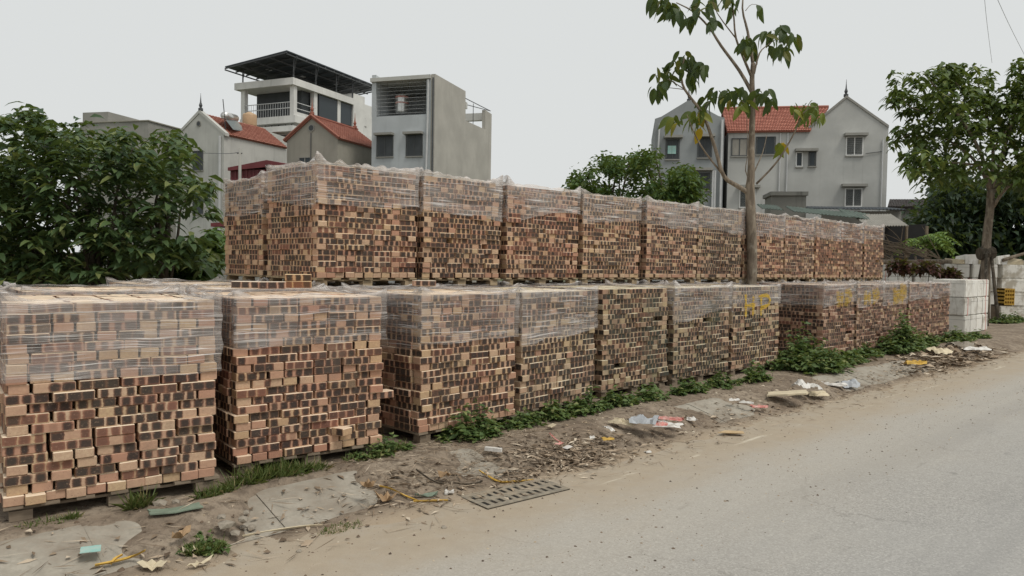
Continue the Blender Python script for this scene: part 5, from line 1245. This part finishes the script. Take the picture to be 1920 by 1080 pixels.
for i, w_ in enumerate(WD): weed(w_[0], w_[1], w_[2] * (.62 if 1 < i < 10 else .85), w_[3] * (.8 if 1 < i < 10 else .9), int(w_[4] * (.6 if 1 < i < 10 else 1.0)), w_[5], 500 + i, L=.07 if i < 10 else .095)
def grass(px, py, w_, hh, n, label, seed):
    p_ = at(px, py, .13); g = np.random.default_rng(seed); root = empty('grass_tuft', (p_.x, p_.y, ground_z(p_))); tag(root, label, 'grass', 'grass tufts on the verge')
    a = g.uniform(0, 2 * math.pi, n); rr = w_ * np.sqrt(g.random(n)); ox = T2[0] * rr * np.cos(a) + N2[0] * rr * np.sin(a) * .4; oy = T2[1] * rr * np.cos(a) + N2[1] * rr * np.sin(a) * .4
    P = np.stack([p_.x + ox, p_.y + oy, np.array([ground_z(Vector((p_.x + x, p_.y + y, 0))) for x, y in zip(ox, oy)]) - .005], -1)
    D = np.stack([g.normal(0, .45, n), g.normal(0, .45, n), np.ones(n)], -1); V, F, r = leaf_cloud(P, D, hh * g.uniform(.4, 1.1, n), .0032, g.uniform(.0, .6, n)[:, None], .1, True, seed)
    leaf_obj('blades', V, F, r, M['grass'], root, 'stuff')
for i, w_ in enumerate([(505, 902, .30, .17, 620, 'wide grass tuft on the verge before the second pallet'), (560, 890, .25, .13, 300, 'thin grass at the far side of the wide tuft'), (262, 955, .07, .19, 150, 'upright grass tuft at the foot of the nearest pallet'), (385, 1000, .11, .13, 240, 'grass tuft beside the broken concrete'), (405, 930, .14, .13, 260, 'grass tuft in the gap between the first two pallets'),
                        (135, 975, .06, .08, 80, 'tiny grass tuft under the nearest pallet'), (90, 985, .16, .05, 140, 'flat grass below the corner of the nearest pallet'), (690, 862, .22, .11, 260, 'grass below the poking brick'), (740, 850, .16, .12, 200, 'grass before the gap of second and third pallet'), (640, 955, .16, .05, 160, 'thin grass along the lower edge of the kerb slab')]): grass(*w_, 600 + i)
weed(722, 852, .2, .14, 60, 'small leafy weed before the gap of the second and third pallets', 560, L=.05); weed(388, 992, .075, .11, 34, 'fresh green weed among the broken concrete', 561, L=.05)
ga = np.random.default_rng(9); n = 14000; gx, gy = ga.uniform(-13, -4.2, n), ga.uniform(12.5, 22, n); ok = (gx * N2[0] + gy * N2[1]) < -10.2; gx, gy = gx[ok], gy[ok]; n = len(gx)
V, F, r = leaf_cloud(np.stack([gx, gy, np.full(n, .15) + ga.uniform(0, .9, n) * (vnoise(gx, gy, 3))], -1), np.stack([ga.normal(0, .6, n), ga.normal(0, .6, n), np.ones(n)], -1), ga.uniform(.2, .5, n), .06, .5, .2, True, 8)
tag(leaf_obj('undergrowth', V, F, r, M['leafE'], None, 'stuff'), 'light green undergrowth below and behind the big bush', 'undergrowth')
wl_ = MB().box(-16, -5.2, 23.0, 23.2, .1, 1.45).obj('garden_wall', M['conc'], None); tag(wl_, 'low pale wall glimpsed through the big bush', 'wall')
for i, x in enumerate((-12.3, -10.9)): make_stack((x, 16.2, GZ), R(8), 1.25, 1.1, 26, ['far brick pallet glimpsed through the bush at the frame edge', 'far brick pallet glimpsed through the bush stems'][i], 'far brick pallets behind the bush', 260 + i, single=False, wrap=0)

# ------------------------------------------------------------------ litter
def scatter(name, label, n, tlo, thi, nlo, nhi, Lr, Wr, mat, seed, dens=None, lift=.004, thick=False, cat='litter'):
    g = np.random.default_rng(seed); t = g.uniform(tlo, thi, n * 2); m = g.uniform(nlo, nhi, n * 2)
    if dens is not None: k = g.random(n * 2) < dens(t, m); t, m = t[k], m[k]
    t, m = t[:n], m[:n]; n = len(t); x = t * T2[0] + m * N2[0]; y = t * T2[1] + m * N2[1]; z = np.maximum(gz(t, m), np.where(m > -4.42, 0.0, -1)) + lift
    kz = np.where((m < -4.43) & (m > -5.0), np.interp(m, [-4.93, -4.45], [.135, .014]), -1); z = np.maximum(z, kz + lift)
    a = g.uniform(0, 2 * math.pi, n); D = np.stack([np.cos(a), np.sin(a), g.normal(0, .12, n)], -1); P = np.stack([x, y, z + g.uniform(0, .01, n)], -1)
    V, F, r = leaf_cloud(P, D, g.uniform(*Lr, n), g.uniform(*Wr, n), 0.0, .5, True, seed); V[:, 2] = np.maximum(V[:, 2], np.repeat(z, 4) - .002)
    return tag(leaf_obj(name, V, F, r, M[mat], None, 'stuff'), label, cat)
pile = lambda t, m: np.clip(.16 + 1.0 * np.exp(-((t - 4.75) / .75) ** 2) + .5 * np.exp(-((t - 14.6) / 1.4) ** 2) + .3 * np.exp(-((t - 3.2) / .5) ** 2), 0, 1) * np.clip(np.exp(-((m + 4.48) / .30) ** 2), 0, 1)
scatter('leaf_litter', 'dry leaves and shreds strewn along the gutter', 9000, -1.5, 19, -5.3, -3.85, (.02, .11), (.004, .02), 'litter', 71, pile)
scatter('twig_litter', 'thin dry twigs and straw along the gutter', 7500, -1.5, 19, -5.4, -3.9, (.06, .28), (.0015, .004), 'litter', 72, lambda t, m: pile(t, m) * .8 + .08)
scatter('straw_litter', 'dry root fibres on the bank between the second and third pallets', 1500, 3.0, 5.0, -5.35, -4.45, (.06, .22), (.0012, .003), 'litter', 73)
scatter('leaf_pile', 'swept heap of dry bamboo leaves and husks above the drain grate', 800, 3.9, 6.0, -4.75, -4.12, (.05, .15), (.004, .016), 'litter', 74, lambda t, m: np.exp(-((t - 4.85) / .55) ** 2) * np.exp(-((m + 4.42) / .2) ** 2), .012)
scatter('far_shreds', 'pale shredded rubbish in the far gutter before the last pallets', 620, 13.2, 18.5, -5.1, -4.3, (.08, .26), (.012, .05), 'litter', 75, lambda t, m: np.exp(-((t - 15.8) / 1.6) ** 2), .012)
def pebbles(name, label, n, tlo, thi, nlo, nhi, smin, smax, seed, fall):
    g = np.random.default_rng(seed); t = g.uniform(tlo, thi, n); m = nlo + (nhi - nlo) * g.random(n) ** fall; x = t * T2[0] + m * N2[0]; y = t * T2[1] + m * N2[1]; z = np.maximum(gz(t, m), np.where(m > -4.42, 0, -1)); s_ = smin * (smax / smin) ** (g.random(n) ** 2.5)
    oct_ = np.array([(1, 0, .1), (.4, .9, 0), (-.6, .7, .1), (-1, -.1, 0), (-.3, -.9, .1), (.7, -.7, 0), (.1, .1, .75)]); fs = np.array([(i, (i + 1) % 6, 6) for i in range(6)])
    V = oct_[None] * s_[:, None, None] * g.uniform(.7, 1.3, (n, 7, 3)) + np.stack([x, y, z], -1)[:, None]; F = (fs[None] + (np.arange(n) * 7)[:, None, None]).reshape(-1, 3)
    return tag(leaf_obj(name, V.reshape(-1, 3), F, np.repeat(g.random(n), 7), M['stones'], None, 'stuff'), label, 'gravel')
pebbles('gravel', 'small stones and crumbs on the sandy road edge', 3600, -1, 14, -4.5, -2.4, .0025, .012, 81, 1.5)
pebbles('rubble', 'pebbles and clods on the soil of the verge', 2200, -1, 12, -5.3, -4.2, .004, .022, 82, 1.0)
pebbles('grit', 'sparse dark grit on the open asphalt', 500, 1, 12, -3.4, 1.5, .002, .006, 83, 1.6)

def litter(name, label, cat, px, py, mat, shape, rz=0.0, z=None, parts=None, group='litter in the gutter'):
    """a scrap lying on the ground: outline in metres, bent and given thickness"""
    p_ = at(px, py, .03); zz_ = max(ground_z(p_), 0.0)
    m_ = p_.x * N2[0] + p_.y * N2[1]
    if -5.0 < m_ < -4.43: zz_ = max(zz_, float(np.interp(m_, [-4.93, -4.45], [.135, .014])))
    p_ = at(px, py, zz_); o = empty(name, (p_.x, p_.y, zz_ + .006), rz); tag(o, label, cat, group); return o
def flat(outline, thick, bend=0.0, seed=0, tilt=0.0):
    """closed outline -> thin bent slab with a centre vertex"""
    g = random.Random(seed); n = len(outline); c = (sum(p[0] for p in outline) / n, sum(p[1] for p in outline) / n)
    def zf(x, y): return bend * (x * x + y * y) * 4 + tilt * x + g.uniform(0, abs(bend)) * .05
    V = [(x, y, zf(x, y)) for x, y in outline] + [(c[0], c[1], zf(*c))]; V += [(x, y, z + thick) for x, y, z in V]
    F = []
    for i in range(n): j = (i + 1) % n; F += [[j, i, n], [n + 1 + i, n + 1 + j, 2 * n + 1], [i, j, n + 1 + j, n + 1 + i]]
    return V, F
def rect(w_, l_, rag=0.0, seed=0, k=4):
    g = random.Random(seed); o = []
    for a, b in (((-w_, -l_), (w_, -l_)), ((w_, -l_), (w_, l_)), ((w_, l_), (-w_, l_)), ((-w_, l_), (-w_, -l_))):
        for i in range(k): f_ = i / k; o.append(((a[0] + (b[0] - a[0]) * f_) / 2 + g.uniform(-rag, rag), (a[1] + (b[1] - a[1]) * f_) / 2 + g.uniform(-rag, rag)))
    return o
def leafshape(l_, w_, k=7): return [(l_ * (i / k - .5), w_ / 2 * math.sin(math.pi * i / k) ** .7) for i in range(k + 1)] + [(l_ * (i / k - .5), -w_ / 2 * math.sin(math.pi * i / k) ** .7) for i in range(k - 1, 0, -1)]
def scrap(name, label, cat, px, py, mat, outline, rz, thick=.003, bend=0.0, tilt=0.0, lift=0.0, group='litter in the gutter'):
    o = litter(name, label, cat, px, py, mat, None, rz, group=group); V, F = flat(outline, thick, bend, sum(map(ord, label)) % 999, tilt); V = [(x, y, z + lift) for x, y, z in V]
    me = mk(name, V, F, M[mat]); me.location = o.location; me.rotation_euler = o.rotation_euler; tag(me, label, cat, group); bpy.data.objects.remove(o); return me
scrap('scrap_board', 'ragged pale board lying on the kerb past the litter bags', 'board', 1475, 744, 'board', rect(.46, .26, .02, 3), R(-18), .02, .0, .12, .03)
scrap('cardboard_piece', 'flat cardboard piece alone on the sandy road edge', 'cardboard', 1368, 816, 'card', [(-.14, -.03), (.13, -.07), (.15, .02), (-.02, .08)], R(5), .004, .3)
scrap('turquoise_card', 'small turquoise card on the kerb at the near edge', 'card', 170, 1036, 'teal', rect(.10, .10, .002, 5), R(25), .003, .0, -.02, .012)
scrap('dry_leaf', 'large curled tan leaf beside the kerb slab', 'leaf', 725, 942, 'dryleaf', leafshape(.17, .09), R(20), .002, 1.2); scrap('dry_leaf', 'small tan leaf at the tip of the kerb slab', 'leaf', 690, 917, 'dryleaf', leafshape(.12, .06), R(-10), .002, 1.2)
scrap('dry_leaf', 'long tan leaf on the bank above the drain grate', 'leaf', 832, 899, 'dryleaf', leafshape(.14, .055), R(-35), .002, 1.0); scrap('dry_leaf', 'big dry leaf below the nearest weed tuft', 'leaf', 340, 1012, 'dryleaf', leafshape(.13, .07), R(60), .002, 1.0)
scrap('dry_leaf', 'pale torn leaf at the lower frame edge', 'leaf', 355, 1040, 'board', leafshape(.12, .05), R(-20), .002, .8); scrap('dry_leaf', 'pale strip of leaf near the lower frame edge', 'leaf', 375, 1066, 'board', leafshape(.15, .04), R(45), .002, .8); scrap('dry_leaf', 'wide pale leaf cut by the lower frame edge', 'leaf', 285, 1070, 'board', leafshape(.16, .08), R(10), .002, .8)
def strip(label, pts, w_, mat, name='dry_strap_leaf', lift=.012):
    q = []
    for x, y in pts:
        p_ = at(x, y, .03); zz_ = max(ground_z(p_), 0); m_ = p_.x * N2[0] + p_.y * N2[1]
        if -5.0 < m_ < -4.43: zz_ = max(zz_, float(np.interp(m_, [-4.93, -4.45], [.135, .014])))
        p_ = at(x, y, zz_ + lift); q.append(p_)
    q = smooth_path(q, 4); V = []; F = []
    for i, p_ in enumerate(q):
        d = (q[min(i + 1, len(q) - 1)] - q[max(i - 1, 0)]); d.z = 0; d.normalize(); s_ = Vector((-d.y, d.x, 0)); ww = w_ * (.35 + .65 * math.sin(math.pi * min(max((i + .5) / len(q), 0), 1)))
        V += [p_ - s_ * ww / 2 + Vector((0, 0, .006)), p_ - Vector((0, 0, .002)), p_ + s_ * ww / 2 + Vector((0, 0, .006)), p_ + Vector((0, 0, -.006))]
    for i in range(len(q) - 1): k = 4 * i; F += [[k, k + 1, k + 5, k + 4], [k + 1, k + 2, k + 6, k + 5], [k + 2, k + 3, k + 7, k + 6], [k + 3, k, k + 4, k + 7]]
    o = mk(name, V, F, M[mat]); tag(o, label, 'leaf', 'litter in the gutter'); return o
strip('yellow strap leaf with a fork, near the turquoise card', [(178, 1060), (215, 1053), (245, 1045), (272, 1032)], .028, 'yleaf'); strip('short fork of yellow leaf crossing another one', [(208, 1058), (216, 1048), (230, 1040)], .018, 'yleaf')
strip('yellow strap leaf lying between the big tan leaf and the drain', [(712, 911), (735, 917), (760, 930), (785, 940)], .022, 'yleaf'); strip('thin yellow leaf beside the greenish scrap', [(775, 940), (810, 939), (840, 938)], .018, 'yleaf')
strip('long yellow strap leaf along the top of the drain grate', [(898, 882), (915, 893), (935, 903), (965, 903), (1000, 900)], .026, 'yleaf'); strip('yellowish stalk at the lower edge of the kerb slab', [(455, 1005), (500, 997), (560, 988), (605, 984)], .016, 'board')
strip('red plastic strip above the leaf pile', [(1030, 812), (1042, 824), (1055, 832)], .02, 'red', 'plastic_strip'); strip('dark bent twig on the bank before the third pallet', [(780, 880), (800, 895), (820, 905), (832, 908)], .016, 'barkB', 'twig'); strip('dark twig below the long tan leaf', [(850, 905), (880, 908), (905, 902)], .014, 'barkB', 'twig')
scrap('red_wrapper', 'small red wrapper beside the white card frame', 'wrapper', 1048, 836, 'red', rect(.08, .03, .004, 8), R(30), .003, .4); scrap('white_card', 'small white card with a dark middle in the leaf pile', 'card', 1064, 842, 'white', rect(.07, .06, .003, 9), R(40), .004, 0, .2, .01)
scrap('foam_strip', 'white foam strip on the bank beside the near weed', 'foam', 925, 847, 'white', rect(.15, .035, .003, 10), R(-20), .03, 0); scrap('stone_chip', 'flat grey stone chip beside the leaf pile', 'stone', 937, 888, 'stone', leafshape(.12, .09), R(60), .02, 0)
scrap('green_scrap', 'dull green plastic scrap beside the thin yellow leaf', 'plastic', 800, 934, 'green', rect(.16, .04, .008, 11), R(25), .006, .5); scrap('green_scrap', 'dull green sheet in the rubble before the nearest pallet', 'plastic', 330, 960, 'green', rect(.30, .10, .01, 12), R(30), .008, .1)
scrap('white_scrap', 'crumpled white scrap with yellow at the bank foot', 'paper', 842, 929, 'white', rect(.06, .04, .01, 13), R(10), .015, .5); scrap('yellow_scrap', 'tiny pale yellow paper beside the weeds', 'paper', 1035, 803, 'board', rect(.06, .07, .004, 14), R(30), .004, 0, .4, .02)
bags = [('torn cream snack bag, first of the litter bags', 1168, 797, 'board', .26, .12, -35), ('clear silvery plastic bag beside the red and white one', 1208, 795, 'greyp', .28, .18, -20), ('red and white printed bag lying flat in the gutter', 1250, 802, 'white', .30, .12, -10), ('red wrapper leaning behind the red and white bag', 1256, 788, 'red', .26, .07, -25), ('red patch of a torn bag in the middle of the litter', 1237, 799, 'red', .12, .09, 5), ('small pinkish wrapper, last of the litter bags', 1297, 789, 'white', .10, .07, -30), ('white paper scrap upright before the cream bag', 1141, 806, 'white', .06, .16, 20), ('yellow and white wrapper below the white paper', 1140, 826, 'yleaf', .13, .05, 10),
        ('white torn paper past the pale board', 1505, 728, 'white', .18, .20, 20), ('second white paper strip past the pale board', 1525, 730, 'white', .12, .24, 40), ('long white paper by the blue grey bag', 1560, 724, 'white', .40, .10, -20), ('blue grey plastic bag in the far litter', 1590, 727, 'greyp', .26, .20, 10), ('flat beige scrap at the far litter', 1530, 743, 'board', .34, .12, 15), ('orange peel like scrap on the far gutter', 1715, 684, 'yleaf', .34, .14, 10), ('red scrap before the pale board', 1424, 765, 'red', .20, .06, 0), ('white scrap before the pale board', 1400, 757, 'white', .14, .06, -30), ('pink grey sheet in the far rubbish strip', 1760, 664, 'board', .5, .25, 20), ('greyish rag in the far rubbish strip', 1800, 655, 'stone', .6, .3, 10), ('white sheet in the far rubbish strip', 1830, 657, 'white', .5, .14, 5),
        ('white crumb of paper on the sand by the leaf pile', 1110, 823, 'white', .05, .05, 0), ('white shred on the sandy road edge', 1215, 850, 'white', .07, .04, 20), ('pale shred below the weed before the lettered pallet', 1375, 752, 'white', .12, .06, 10)]
for i, (lab, px, py, mat, a, b, ang) in enumerate(bags):
    nm = 'litter_bag' if 'bag' in lab else ('wrapper' if 'wrapper' in lab else 'paper_scrap')
    o = litter(nm, lab, 'litter', px, py, mat, None, R(ang)); g = np.random.default_rng(900 + i); k = 9
    X, Y = np.meshgrid(np.linspace(-a / 2, a / 2, k), np.linspace(-b / 2, b / 2, k), indexing='ij'); hgt = min(a, b) * .75
    Zz = (vnoise(X / a * 4.5 + i, Y / b * 4.5, i) * .6 + vnoise(X / a * 9, Y / b * 9 + i, i + 5) * .4) * hgt * (1 - (np.abs(Y) / b * 2) ** 3 * .8)
    X = X + g.normal(0, a * .02, X.shape); X = X * (.75 + .5 * vnoise(Y / b * 3 + i, Y * 0, i)); Y = Y * (.7 + .6 * vnoise(X / a * 3 + i, X * 0, i + 3)) + g.normal(0, b * .04, Y.shape); ii = np.arange(k * k).reshape(k, k); Fq = np.stack([ii[:-1, :-1], ii[1:, :-1], ii[1:, 1:], ii[:-1, 1:]], -1).reshape(-1, 4)
    me = mk(nm, np.stack([X, Y, Zz], -1).reshape(-1, 3), Fq, M[mat]); me.location = o.location; me.rotation_euler = o.rotation_euler; tag(me, lab, 'litter', 'litter in the gutter'); bpy.data.objects.remove(o)
    so_ = me.modifiers.new('thickness', 'SOLIDIFY'); so_.thickness = .003
gcr = random.Random(4)
for i, (px, py, s_) in enumerate([(425, 985, .05), (455, 975, .04), (440, 1000, .035), (470, 990, .03), (415, 970, .03), (300, 945, .05), (330, 942, .03), (462, 962, .025), (455, 990, .022), (833, 990, .018), (680, 915, .02), (560, 1035, .016)]):
    o = litter('stone', '', '', px, py, None, None); bm = bmesh.new(); bmesh.ops.create_icosphere(bm, subdivisions=1, radius=s_)
    for v in bm.verts: v.co = Vector((v.co.x * gcr.uniform(.8, 1.3), v.co.y * gcr.uniform(.7, 1.1), v.co.z * .6)) * gcr.uniform(.8, 1.2)
    me = bpy.data.meshes.new('stone'); bm.to_mesh(me); bm.free(); me.materials.append(M['stone']); s1 = inst('stone', me, None, o.location); bpy.data.objects.remove(o)
    lab = ['largest broken concrete lump by the grass tuft', 'broken concrete lump nearest the kerb slab', 'lower broken concrete lump of the heap', 'small concrete lump towards the slab', 'small concrete lump by the green sheet', 'pale rubble lump under the nearest pallet edge', 'small rubble lump behind the green sheet', 'tiny rubble lump above the heap', 'tiny rubble lump within the heap', 'lone pebble on the sandy road below the drain', 'pebble beside the small tan leaf', 'lone pebble on the sand near the lower edge'][i]
    tag(s1, lab, 'stone', 'loose stones on the verge')

# drain grate set into the sandy road edge
gc = at(968, 924, .006); gr = empty('drain_grate', gc, ROW - R(4)); tag(gr, 'dusty slotted drain grate at the road edge', 'drain grate')
GL, GW = .80, .34
MB().box(-GL / 2, GL / 2, -GW / 2, GW / 2, -.003, .0).obj('pit', M['pit'], gr, rel=False)  # flat black sheet stands in for the shade below the bars
for y0, y1 in ((-GW / 2, -GW / 2 + .05), (-.035, .035), (GW / 2 - .05, GW / 2)): MB().box(-GL / 2, GL / 2, y0, y1, .001, .006).obj('rail', M['grate'], gr, rel=False)
nsl = 11
for i in range(nsl + 1):
    x = -GL / 2 + (GL - .036) * i / nsl
    for y0, y1 in ((-GW / 2 + .0505, -.0355), (.0355, GW / 2 - .0505)): MB().prism([(x, y0, .001), (x + .036, y0, .001), (x + .036 , y1, .001), (x , y1, .001)], (0, 0, .0045)).obj('bar', M['grate'], gr, rel=False)
# overhead cables at the upper right
for i, (a, b) in enumerate([((1842, -60), (1860, 118)), ((1862, -20), (1935, 130))]):
    tag(MB().tube(smooth_path([atd(*a, 20), atd((a[0] + b[0]) / 2 - 2, (a[1] + b[1]) / 2, 26), atd(*b, 34)], 5), .008, 4).obj('cable', M['greyp'], None), ['thin overhead cable running down into the street tree crown', 'thin overhead cable beside the street tree at the frame corner'][i], 'cable')
